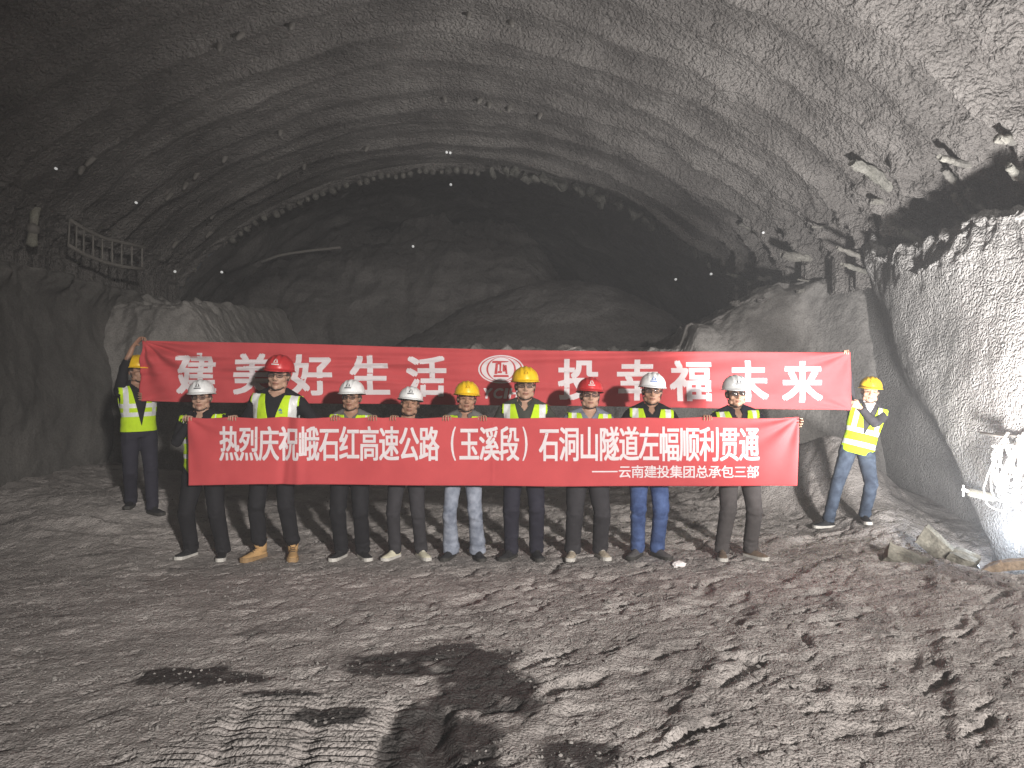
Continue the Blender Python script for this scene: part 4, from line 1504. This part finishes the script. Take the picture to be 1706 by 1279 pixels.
def shoe(root, M, kind, mat, sole):
    """foot space: toe towards -y, ankle at the origin, ground at z=0"""
    h = .055
    sec = [(.075, .026, .040, .052), (.06, .034, .056, .075), (.02, .036, .072, .085), (-.03, .038, .070, .078), (-.08, .043, .050, .052),
           (-.13, .047, .036, .038), (-.17, .043, .030, .032), (-.195, .028, .022, .024), (-.203, .012, .012, .014)]
    mb = MB()
    vs, fs = [], []
    n = 16
    for y, w, hh, _ in sec:
        for k in range(n):
            a = 2 * PI * k / n
            x = w * math.cos(a)
            z = .022 + (hh * math.sin(a) if math.sin(a) > 0 else .012 * math.sin(a))
            vs.append((x, y, z))
    for i in range(len(sec) - 1):
        for k in range(n):
            k2 = (k + 1) % n
            fs.append((i * n + k, i * n + k2, (i + 1) * n + k2, (i + 1) * n + k))
    fs.append(tuple(range(n))[::-1]); fs.append(tuple(range((len(sec) - 1) * n, len(sec) * n)))
    mb.add(vs, fs, M)
    if kind == 'boot':
        mb.tube([(0, .030, .05), (0, .026, .10), (0, .020, .15), (0, .020, .175)], [(.043, .052), (.046, .054), (.050, .056), (.054, .060)], 18, M, ref=(1, 0, 0), round_=0.05)
        mb.tube([(0, -.020, .085), (0, -.034, .12), (0, -.036, .17)], [(.022, .012), (.026, .012), (.030, .014)], 10, M, ref=(1, 0, 0))
    else:
        mb.tube([(0, .025, .05), (0, .022, .098)], [(.038, .046), (.040, .050)], 16, M, ref=(1, 0, 0), round_=0.05)
        mb.tube([(0, -.015, .098), (0, -.05, .080), (0, -.075, .066)], [(.016, .008), (.018, .008), (.016, .006)], 10, M, ref=(1, 0, 0))
    s = mb.build('shoe' if kind != 'boot' else 'boot', MAT[mat], root)
    lb = MB()
    for k in range(4):
        y = -.035 - .017 * k; z = .098 - .0125 * k + (.002 if kind != 'boot' else .012)
        lb.tube([(-.020, y, z - .004), (0, y - .003, z + .003), (.020, y, z - .004)], [.0028] * 3, 6, M)
    lb.build('laces', MAT['sole_white' if mat in ('shoe_cream', 'shoe_camo') else 'strap'], s)
    sb = MB()
    out = [(w * 1.06 + .002, y * 1.03) for y, w, _, _ in sec]
    pts = [(x, y) for x, y in out] + [(-x, y) for x, y in reversed(out)]
    th = .030 if kind == 'boot' else .024
    k = len(pts)
    vs = [(x, y, 0.0) for x, y in pts] + [(x, y, th + .010 * (abs(y) / .2) ** 2) for x, y in pts]
    sb.add(vs, [tuple(range(k)), tuple(range(k, 2 * k))[::-1]] + [(i, k + i, k + (i + 1) % k, (i + 1) % k) for i in range(k)], M)
    sb.build('sole', MAT[sole], s, smooth=False)


def wrinkle(me, amp, seed, zs=3.0, around=None, f=9):
    co = get_co(me); no = get_no(me)
    w = fbm(co[:, 0] * f, co[:, 1] * f, co[:, 2] * f * zs / 2, 3, seed, 0.55)
    k = 1.0
    if around is not None:
        k = 0.35
        for z0, sp in around: k = k + gauss(co[:, 2] - z0, sp) * 1.3
    fold = 1 - 2 * np.abs(noise(co[:, 0] * f * 0.5 + co[:, 2] * 4, co[:, 1] * f * 0.5, co[:, 2] * f * 1.3, seed + 5))
    set_co(me, co + no * ((amp * w + amp * 0.8 * fold) * k)[:, None])


def person(label, root_loc, yaw, s, feet, head_dx, hands, o):
    """local space is for a figure 1.75 m tall (then scaled by s); facing -y"""
    root = empty('person', root_loc, yaw, label, 'person', 'tunnel workers posing with the banners')
    RW = Matrix.Translation(root_loc) @ Matrix.Rotation(yaw, 4, 'Z')
    inv = RW.inverted()
    Ssc = Matrix.Scale(s, 4)
    toL = lambda w: (inv @ Vector(w)) / s
    lean = o.get('lean', (0, 0, 0))                       # pitch, roll, twist of the trunk about the hips
    piv = Vector((0, 0, .95))
    hipx = o.get('hipx', 0.0)
    MT = Matrix.Translation((hipx, o.get('hipy', 0.0), o.get('hipz', 0.0))) @ Matrix.Translation(piv) @ Euler(lean).to_matrix().to_4x4() @ Matrix.Translation(-piv)
    if head_dx is not None and 'lean' not in o:
        MT = Matrix.Translation(piv) @ Matrix.Rotation(math.atan2(head_dx / s, .72), 4, 'Y') @ Matrix.Translation(-piv)
    hr = o.get('head', (0, 0, 0))
    hp = Vector((0, .015, 1.52))
    MH = MT @ Matrix.Translation(Vector((0, -.014, -.036)) + hp) @ (Euler((-lean[0] * .6, -lean[1] * .55, 0)).to_matrix().to_4x4()) @ Euler(hr).to_matrix().to_4x4() @ Matrix.Diagonal((1.10, 1.06, 1.07, 1)) @ Matrix.Translation(-hp)
    # ---- joints
    hips = [MT @ Vector((sx * .092, 0, .90)) for sx in (-1, 1)]
    legs = []
    for i, sx in enumerate((-1, 1)):
        f = toL(feet[i][0]); ankle = f + Vector((0, .02 / s, .085))
        kn, an = ik(hips[i], ankle, .435, .425, Vector((sx * .10, -1, 0)) if 'knee' not in o else Vector(o['knee'][i]))
        legs.append((hips[i], kn, an, f))
    shs = [MT @ Vector((sx * .180, .006, 1.385)) for sx in (-1, 1)]
    arms = []
    for i, sx in enumerate((-1, 1)):
        h = hands[i]
        W = toL(h['wrist'])
        el, wr = ik(shs[i], W, .285, .25, Vector(h.get('pole', (sx * .7, .35, -.8))))
        arms.append((shs[i], el, wr, h))
    # ---- body: one continuous skin
    mb = MB()
    torso(mb, -.006, MT)
    mb.tube([MT @ Vector((0, .018, 1.42)), MT @ Vector((0, .014, 1.50)), MH @ Vector((0, .006, 1.555)), MH @ Vector((0, .004, 1.60))], [.062, .054, .054, .056], 16)
    head(mb, MH)
    for hpj, kn, an, f in legs:
        mb.tube([hpj + Vector((0, 0, .02)), hpj.lerp(kn, .35), kn, kn.lerp(an, .35), an], [.082, .078, .052, .054, .036], 14)
        mb.tube([an, f + Vector((0, .02, .05)), f + Matrix.Rotation(feet[legs.index((hpj, kn, an, f))][1], 3, 'Z') @ Vector((0, -.09, .032))], [.034, .026, .012], 10)
    for S_, el, wr, h in arms:
        mb.tube([S_, S_.lerp(el, .5), el, el.lerp(wr, .3), wr], [.050, .044, .037, .038, .025], 12)
        if h.get('K') is not None:
            hand(mb, wr, toL(h['K']), inv.to_3x3() @ Vector(h['a']), [inv.to_3x3() @ Vector(d) for d in h['dirs']], [inv.to_3x3() @ Vector(d) for d in h['thumb']], 1.0)
        else:
            d = (wr - el).normalized()
            a = Vector((1, 0, 0)) - d * d.x
            hand(mb, wr, wr + d * .085, a, [d + Vector((0, -.3, 0)), d + Vector((0, -.9, 0)), d * .4 + Vector((0, -1, 0))], [d + Vector((0, -.6, 0)) - a * .5, d + Vector((0, -.5, 0))], 1.0)
    me = remeshed(mb, .0052, 2, .45)
    # features of the face as smooth masks
    co = get_co(me)
    Mi = np.array(MH.inverted())
    hc = co @ Mi[:3, :3].T + Mi[:3, 3]
    x, y, z = np.abs(hc[:, 0]), hc[:, 1], hc[:, 2]
    fr = sstep(-.045, -.06, y)
    sock = gauss(x - .031, .016) * gauss(z - 1.645, .010) * fr
    hy = co.copy()
    push = np.array(MH.to_3x3()) @ np.array([0, 1, 0])
    co = co + push[None] * (sock * .006)[:, None]
    set_co(me, co)
    eye = sstep(1.15, .75, np.hypot((x - .031) / .0155, (z - 1.6445) / .0052)) * fr
    brow = sstep(1.2, .8, np.hypot((x - .033) / .022, (z - 1.6665 + 0.10 * np.abs(x - .033)) / .0045)) * fr
    nost = sstep(1.3, .7, np.hypot((x - .009) / .005, (z - 1.600) / .0035)) * fr
    mouth = sstep(1.3, .7, np.hypot(x / .022, (z - 1.5765) / .0026)) * fr
    hair = sstep(-.012, .004, y - .10 * (z - 1.66)) * sstep(1.60, 1.615, z) * sstep(.004, -.004, x - .078 + 0 * z) * (hc[:, 2] < 1.80)
    hair = np.maximum(hair, sstep(1.690, 1.70, z))
    hair = np.maximum(hair, sstep(.03, .045, y) * sstep(1.555, 1.575, z))
    side = sstep(.060, .068, x) * sstep(1.635, 1.65, z) * sstep(-.040, -.025, y)
    near_head = sstep(.20, .16, np.sqrt(hc[:, 0] ** 2 + hc[:, 1] ** 2 + (hc[:, 2] - 1.66) ** 2))
    hair = hair * near_head; side = side * near_head
    dark = np.clip(np.maximum.reduce([eye * .92, brow * .85, nost * .7, mouth * .65, hair, side * .9]), 0, 1)
    lips = sstep(1.3, .8, np.hypot(x / .025, (z - 1.5765) / .0115)) * fr
    point_attr(me, 'dark', dark); point_attr(me, 'lips', lips * .8)
    me.transform(Ssc)
    link('body', me, MAT[o.get('skin', 'skin_a')], root)
    # ---- trousers
    mb = MB()
    w = o.get('leg', 1.0)
    mb.tube([MT @ Vector((0, 0, z)) for z in (1.03, .98, .92, .86)], [(.163, .120), (.168, .124), (.172, .126), (.160, .118)], 24, ref=(1, 0, 0), round_=0.1)
    for (hpj, kn, an, f) in legs:
        hem = f + Vector((0, .02, o.get('hem', .055)))
        fl = o.get('flare', 0.0)
        mb.tube([hpj + Vector((0, 0, .03)), hpj.lerp(kn, .3), hpj.lerp(kn, .7), kn, kn.lerp(an, .4), kn.lerp(an, .8), hem],
                [.098 * w, .095 * w, .080 * w, .073 * w, .071 * w + fl * .3, .066 * w + fl * .8, .066 * w + fl], 18, round_=0.05)
    me = remeshed(mb, .0095, 3, .5)
    kz = np.mean([l[1].z for l in legs])
    wrinkle(me, .0052, o['seed'], 3.2, [(kz, .10), (.12, .10), (.85, .08)])
    me.transform(Ssc)
    link('trousers', me, MAT[o['trousers']], root)
    for i, (hpj, kn, an, f) in enumerate(legs):
        Mf = Ssc @ Matrix.Translation(f) @ Matrix.Rotation(feet[i][1], 4, 'Z')
        shoe(root, Mf, o.get('shoe_kind', 'shoe'), o['shoe'], o['sole'])
    # ---- upper garment
    mb = MB()
    torso(mb, .010, MT, top=1.475, bottom=.90, belly=o.get('belly', 0))
    sl = o.get('sleeve', 1.0)
    for S_, el, wr, h in arms:
        end = el.lerp(wr, .88 * sl)
        mb.tube([S_ + Vector((0, 0, .008)), S_.lerp(el, .35), S_.lerp(el, .8), el, el.lerp(end, .5), end], [.068, .062, .054, .052, .047, .040], 14, round_=0.05)
    me = remeshed(mb, .0095, 3, .5)
    # open collar: a notch at the throat
    co = get_co(me); Ti = np.array(MT.inverted()); tc = co @ Ti[:3, :3].T + Ti[:3, 3]
    wrinkle(me, .0048, o['seed'] + 50, 2.2)
    me.transform(Ssc)
    bm = bmesh.new(); bm.from_mesh(me)
    vd = o.get('neck', .05)
    kill = [f for f in bm.faces if (lambda c: (c.z > 1.455 and math.hypot(c.x, c.y - .014) < .074) or (c.y < -.01 and c.z > 1.46 - vd and abs(c.x) < .052 * (c.z - 1.46 + vd) / vd + .002 and abs(c.x) < .07))(MT.inverted() @ (f.calc_center_median() / s))]
    bmesh.ops.delete(bm, geom=kill, context='FACES')
    bm.to_mesh(me); bm.free()
    shirt = link('shirt', me, MAT[o['shirt']], root)
    if o.get('collar'):
        for sx in (-1, 1):
            mb = MB()
            q = [(sx * .060, .040, 1.500), (sx * .070, .0, 1.502), (sx * .055, -.045, 1.492), (sx * .030, -.072, 1.470)]
            e = [(sx * .078, .045, 1.455), (sx * .098, .0, 1.452), (sx * .086, -.066, 1.428), (sx * .045, -.108, 1.400)]
            if o['collar'] == 'stand':
                e = [(a[0] * 1.06, a[1] * 1.06, a[2] - .055) for a in q]
            vs = []
            for a, c in zip(q, e):
                vs += [a, c]
            k = len(vs)
            vs += [tuple(Vector(p) + Vector((-sx * .004, .004, -.003))) for p in vs]
            fs = []
            for i in range(3):
                fs.append((2 * i, 2 * i + 1, 2 * i + 3, 2 * i + 2)); fs.append((k + 2 * i + 2, k + 2 * i + 3, k + 2 * i + 1, k + 2 * i))
            fs += [(0, 2, k + 2, k), (2, 4, k + 4, k + 2), (4, 6, k + 6, k + 4), (6, 7, k + 7, k + 6), (7, 5, k + 5, k + 7), (5, 3, k + 3, k + 5), (3, 1, k + 1, k + 3), (1, 0, k, k + 1)]
            mb.add(vs, fs, Ssc @ MT)
            mb.build('collar', MAT[o['shirt']], shirt)
    if o.get('tee'):
        mb = MB(); torso(mb, .004, Ssc @ MT, top=1.475, bottom=1.1)
        mb.build('undershirt', MAT[o['tee']], root)
    # ---- hi-vis vest
    if o.get('vest'):
        v = o['vest']
        mb = MB(); torso(mb, .024, MT, top=1.475, bottom=.84, belly=o.get('belly', 0))
        me = remeshed(mb, .0085, 4, .5)
        wrinkle(me, .005, o['seed'] + 90, 1.6)
        co = get_co(me)
        tc = co @ Ti[:3, :3].T + Ti[:3, 3]
        bm = bmesh.new(); bm.from_mesh(me)
        mi = MT.inverted()
        zv = v.get('vz', 1.22); kill = []
        def cut(co, no, **kw):
            bmesh.ops.bisect_plane(bm, geom=bm.verts[:] + bm.edges[:] + bm.faces[:], plane_co=MT @ Vector(co), plane_no=MT.to_3x3() @ Vector(no), **kw)
        cut((0, 0, v.get('hem', .88)), (0, 0, 1), clear_inner=True)
        for e_ in v.get('tape', (.100, .152)):
            cut((e_, 0, 0), (1, 0, 0)); cut((-e_, 0, 0), (1, 0, 0))
        for z0, z1 in v.get('bands', ((1.09, 1.14), (.97, 1.02))):
            cut((0, 0, z0), (0, 0, 1)); cut((0, 0, z1), (0, 0, 1))
        dv = (1.47 - zv) / v.get('vw', .085)
        cut((.003, 0, zv), (dv, 0, -1)); cut((-.003, 0, zv), (-dv, 0, -1))
        for f in bm.faces:
            c = mi @ f.calc_center_median()
            n = (mi.to_3x3() @ f.normal)
            armhole = abs(c.x) > .195 and c.z > 1.20 and ((c.z - 1.30) / .125) ** 2 + (c.y / .085) ** 2 < 1
            armhole = armhole or (abs(c.x) > .212 and c.z > 1.2)
            neck = c.z > 1.452 or math.hypot(c.x, (c.y - .01)) < .082 and c.z > 1.40
            vee = c.y < 0 and c.z > zv and abs(c.x) < (c.z - zv) / (1.47 - zv) * v.get('vw', .085) + .003
            gap = v.get('open') and c.y < 0 and abs(c.x) < v['open'] and c.z <= zv + .02
            hem = c.z < v.get('hem', .88) 
            if armhole or neck or vee or gap or hem:
                kill.append(f)
            else:
                ax = abs(c.x); st = 0
                a0, a1 = v.get('tape', (.100, .152))
                if a0 < ax < a1 and c.z > v.get('tz', 1.10): st = 1
                for z0, z1 in v.get('bands', ((1.09, 1.14), (.97, 1.02))):
                    if z0 < c.z < z1: st = 1
                f.material_index = st
        bmesh.ops.delete(bm, geom=kill, context='FACES')
        loose = [q for q in bm.verts if not q.link_faces]
        bmesh.ops.delete(bm, geom=loose, context='VERTS')
        bmesh.ops.solidify(bm, geom=bm.faces[:], thickness=.004)
        bm.to_mesh(me); bm.free()
        me.transform(Ssc)
        ve = link('vest', me, [MAT['vest'], MAT['stripe']], root)
        if v.get('mark'):
            mk = MB()
            x0, z0 = v.get('mark_at', (.078, 1.315))
            for (a, c, w_, h_) in ((-.014, .004, .004, .016), (-.004, .010, .004, .022), (.007, .004, .004, .018), (0, -.012, .022, .004), (-.009, -.020, .005, .004), (.002, -.020, .005, .004), (.012, -.020, .005, .004)):
                mk.box((x0 + a, -.151 + .010 * (x0 / .1), z0 + c), (w_ * .8, .003, h_ * .5), Ssc @ MT)
            mk.build('emblem', MAT[v['mark']], ve, smooth=False)
    # ---- headgear
    helmet(root, Ssc @ MH, o['helmet'], o.get('mark'))
    if o.get('glasses'):
        glasses(root, Ssc @ MH, o['glasses'])
    return root


# ---- hand poses on the cloth ------------------------------------------------
def edge_grip(ban, px, vis=True, sx=-1, drop=0.0):
    """hand coming up behind the cloth, fingers hooked over its top edge"""
    u = (px - ban.tl[0]) / (ban.tr[0] - ban.tl[0])
    E = Vector(ban.pt(np.array(u), np.array(0.0)))
    K = E + Vector((0, .030, .010 - drop))
    return dict(wrist=K + Vector((sx * .015, .055, -.058)), K=K, a=Vector((-sx * -1.0, 0, 0.05)) * 1.0 if False else Vector((1 if sx < 0 else -1, 0, 0)) * -1.0 * (-1),
                dirs=[(0, -1, .10), (0, -.45, -1), (0, .15, -1)], thumb=[(sx * -.5 * 1, -.35, .55), (sx * -.3, -.8, .1)])


def behind(px, ban=None, sx=-1, z=1.22, Y=6.91):
    return dict(wrist=Vector(((px - 853) / FPX * Y, Y, z)), K=None)


def ft(px, py, Y, turn):
    p = at(px, py, Y)
    return (Vector((p.x, p.y + .06, float(ground_h(p.x, p.y)) + .004)), turn)


VEST_WIDE = dict(vz=1.16, vw=.078, tape=(.118, .175))
ROW = [
    # label, head px, helmet top px, feet px, turn, hands, outfit
    ('man in white helmet and black jacket at the left end of the lower banner', 336, 632, feet_px[0], 0.12,
     [('grip', 309, -1), ('grip', 386, 1)],
     dict(helmet='white', mark='mark_dark', shirt='black_cloth', collar='fold', neck=.09, trousers='black_cloth', leg=1.08, shoe='shoe_black', sole='sole_white', skin='skin_a', glasses='clear', belly=.03,
          vest=dict(vz=.9, vw=.13, open=.115, tape=(.15, .16), bands=((1.17, 1.215), (1.02, 1.065)), hem=.80), head=(-.05, 0, .06), seed=1)),
    ('tall man in red helmet and black top with tan boots', 466, 590, feet_px[1], 0.0,
     [('hid', 425, -1), ('hid', 512, 1)],
     dict(helmet='red', mark='mark_white', shirt='black_cloth', neck=.035, trousers='black_cloth', leg=.95, hem=.15, shoe='boot_tan', sole='sole_tan', shoe_kind='boot', skin='skin_a', glasses='clear',
          vest=dict(vz=1.13, vw=.088, tape=(.135, .20), mark='mark_blue', bands=((1.085, 1.135), (.97, 1.02))), head=(-.03, 0, .03), seed=2)),
    ('man in white helmet and spectacles standing right of the tan boots', 587, 632, feet_px[2], 0.08,
     [('grip', 559, -1), ('grip', 620, 1)],
     dict(helmet='white', mark='mark_dark', shirt='grey_shirt', neck=.05, trousers='black_cloth', leg=1.05, shoe='shoe_black', sole='sole_white', skin='skin_b', glasses='clear', belly=.03,
          vest=dict(vz=1.26, vw=.066, tape=(.145, .165)), head=(-.08, -.03, -.12), seed=3)),
    ('man in white helmet with cream sneakers and no vest showing', 682, 643, feet_px[3], -0.05,
     [('grip', 657, -1), ('hid', 722, 1)],
     dict(helmet='white', mark='mark_dark', shirt='black_cloth', neck=.05, trousers='charcoal', leg=.95, shoe='shoe_cream', sole='sole_white', skin='skin_b',
          head=(-.14, .07, .12), seed=4)),
    ('smiling man in yellow helmet, grey collared shirt and pale jeans', 777, 634, feet_px[4], -0.08,
     [('grip', 745, -1), ('grip', 803, 1)],
     dict(helmet='yellow', mark='mark_amber', shirt='grey_shirt', collar='fold', neck=.09, trousers='pale_jeans', leg=.92, flare=.022, shoe='shoe_black', sole='sole_dark', skin='skin_b',
          vest=dict(vz=1.20, vw=.076, tape=(.155, .19)), head=(-.08, .03, .14), seed=5)),
    ('tall man in yellow helmet and dark olive jacket at the middle of the row', 875, 610, feet_px[5], -0.05,
     [('hid', 838, -1), ('hid', 918, 1)],
     dict(helmet='yellow', mark='mark_amber', shirt='olive', collar='stand', neck=.07, trousers='navy_cloth', leg=1.0, shoe='shoe_black', sole='sole_dark', skin='skin_a', glasses='clear',
          vest=dict(vz=1.14, vw=.095, tape=(.135, .195), mark='mark_teal', mark_at=(.080, 1.28)), head=(-.05, 0, .07), seed=6)),
    ('man in red helmet and blue grey shirt with beige patterned sneakers', 983, 628, feet_px[6], 0.0,
     [('hid', 945, -1), ('hid', 1023, 1)],
     dict(helmet='red', mark='mark_white', shirt='blue_grey', neck=.07, trousers='charcoal', leg=1.12, shoe='shoe_camo', sole='sole_white', skin='skin_a', glasses='clear', belly=.02,
          vest=dict(vz=1.14, vw=.09, tape=(.13, .175)), head=(-.12, 0, .02), seed=7)),
    ('man in white helmet with blue emblem and bright blue jeans', 1086, 620, feet_px[7], -0.1,
     [('hid', 1050, -1), ('hid', 1125, 1)],
     dict(helmet='white', mark='mark_blue', shirt='black_cloth', collar='fold', neck=.06, trousers='blue_jeans', leg=1.02, shoe='shoe_grey', sole='sole_dark', skin='skin_b', glasses='clear',
          vest=dict(vz=1.14, vw=.088, tape=(.13, .185)), head=(-.05, .03, -.06), seed=8)),
    ('man in white helmet with dark lenses over the eyes at the right end of the lower banner', 1224, 624, feet_px[8], 0.0,
     [('grip', 1179, -1), ('corner', 1333, 1)],
     dict(helmet='white', mark='mark_dark', shirt='navy_cloth', collar='fold', neck=.11, trousers='brown_grey', leg=1.04, shoe='shoe_brown', sole='sole_white', skin='skin_b', glasses='dark',
          vest=dict(vz=1.16, vw=.095, tape=(.135, .18)), head=(-.02, .03, -.02), seed=9)),
]
PEOPLE_N = 99
for (label, hx, hy, fpx, turn, hs, o) in ROW[:PEOPLE_N]:
    htop = CAMZ - (hy - 639.5) / FPX * (ROW_Y - .02)
    mid = (at(fpx[0][0], fpx[0][1], ROW_Y) + at(fpx[1][0], fpx[1][1], ROW_Y)) / 2
    gz = float(ground_h(mid.x, mid.y))
    s = (htop - gz) / 1.806
    hxw = (hx - 853) / FPX * ROW_Y
    feet = [ft(fpx[0][0], fpx[0][1], ROW_Y - .03, -.38 + .15 * math.sin(o['seed'] * 3)), ft(fpx[1][0], fpx[1][1], ROW_Y - .03, .38 + .2 * math.sin(o['seed'] * 5))]
    hands = []
    for kind, px, sx in hs:
        if kind == 'grip':
            hands.append(edge_grip(LO, px, True, sx))
        elif kind == 'corner':
            E = Vector(LO.pt(np.array(1.0), np.array(0.08)))
            hands.append(dict(wrist=E + Vector((-.05, .09, -.03)), K=E + Vector((.02, .03, .0)), a=(0, 0.1, -1), dirs=[(.5, -1, 0), (-.4, -1, 0), (-1, .1, 0)], thumb=[(.3, -.8, .5), (-.5, -.8, .1)], pole=(.3, .5, -.8)))
        else:
            hands.append(dict(wrist=Vector(((px - 853) / FPX * 6.95, 6.95, LO.pt(np.array(.5), np.array(0.))[2] - .16)), K=None))
    person(label, Vector((mid.x, ROW_Y, gz)), turn * .5, s, feet, hxw - mid.x, hands, o)

# man at the right end of the upper banner: legs apart, leaning back, both hands on the cloth edge
gr = (float(ground_h(*FEET_RIGHT[0])) + float(ground_h(*FEET_RIGHT[1]))) / 2
pr = at(1425, 860, 8.25)
TRc = Vector(UP.pt(np.array(1.0), np.array(0.02)))
MRc = Vector(UP.pt(np.array(1.0), np.array(0.92)))
s = 0.945
fr_ = [(Vector((FEET_RIGHT[0][0], FEET_RIGHT[0][1], float(ground_h(*FEET_RIGHT[0])) + .004)), -.95), (Vector((FEET_RIGHT[1][0], FEET_RIGHT[1][1], float(ground_h(*FEET_RIGHT[1])) + .004)), .12)]
person('man in yellow helmet and blue jeans holding the right end of the upper banner', Vector((pr.x, 8.25, gr)), -.35, s, fr_, None,
       [dict(wrist=TRc + Vector((.02, .13, -.09)), K=TRc + Vector((-.035, .035, .028)), a=(1, .2, -.1), dirs=[(-.1, -1, .1), (-.1, -.6, -1), (0, .1, -1)], thumb=[(.3, -.4, .8), (-.2, -.8, .2)], pole=(.2, .9, -.5)),
        dict(wrist=MRc + Vector((.085, -.03, -.02)), K=MRc + Vector((.012, -.02, .02)), a=(-.1, .3, -1), dirs=[(-.6, .8, 0), (.3, 1, 0), (1, .2, 0)], thumb=[(-.3, .2, .9), (-.6, .6, .2)], pole=(.35, -.6, -.9))],
       dict(helmet='yellow', mark='mark_amber', shirt='charcoal', tee='white_shirt', neck=.12, trousers='dark_jeans', leg=1.0, hem=.07, shoe='shoe_black', sole='sole_white', skin='skin_a',
            lean=(-.06, .24, .10), head=(.0, -.02, -.12), hipx=.03, hipz=-.02, knee=[(-.5, -1, 0), (.2, -1, 0)],
            vest=dict(vz=1.10, vw=.10, tape=(.10, .15), tz=1.16, bands=((1.11, 1.165), (.95, 1.01)), hem=.86), seed=10))

# man at the left end of the upper banner, half hidden by it, one arm raised to its corner
gl = float(ground_h(*G_LEFT))
TL = Vector(UP.pt(np.array(0.0), np.array(0.0)))
BL = Vector(UP.pt(np.array(0.0), np.array(0.95)))
pl = at(228, 845, 8.02)
fl_ = [(Vector((x, y + .1, float(ground_h(x, y + .1)) + .004)), t) for (x, y), t in zip(FEET_LEFT, (-.3, .5))]
person('man in yellow helmet and black clothes half hidden behind the upper banner', Vector((pl.x, 8.06, gl)), .55, .955, fl_, None,
       [dict(wrist=TL + Vector((-.085, .0, -.005)), K=TL + Vector((-.005, -.012, .032)), a=(.1, -.9, .2), dirs=[(1, -.1, .15), (.6, -.3, -1), (-.3, -.2, -1)], thumb=[(.6, -.8, .1), (.9, -.3, -.3)], pole=(-.9, .3, -.3)),
        dict(wrist=BL + Vector((-.05, .05, -.035)), K=BL + Vector((.012, -.004, .02)), a=(.1, -.2, -1), dirs=[(.6, -.8, 0), (-.2, -1, .1), (-.9, -.2, .1)], thumb=[(.2, -.3, .9), (.6, -.5, .2)], pole=(.2, .5, -.9))],
       dict(helmet='yellow', mark=None, shirt='black_cloth', neck=.05, trousers='navy_cloth', leg=1.02, shoe='shoe_black', sole='sole_dark', skin='skin_b', sleeve=.42,
            lean=(0, -.03, .15), head=(-.02, 0, .35), vest=dict(vz=1.0, vw=.10, tape=(.12, .17), bands=((1.10, 1.15), (1.20, 1.25)), hem=.93), seed=11))
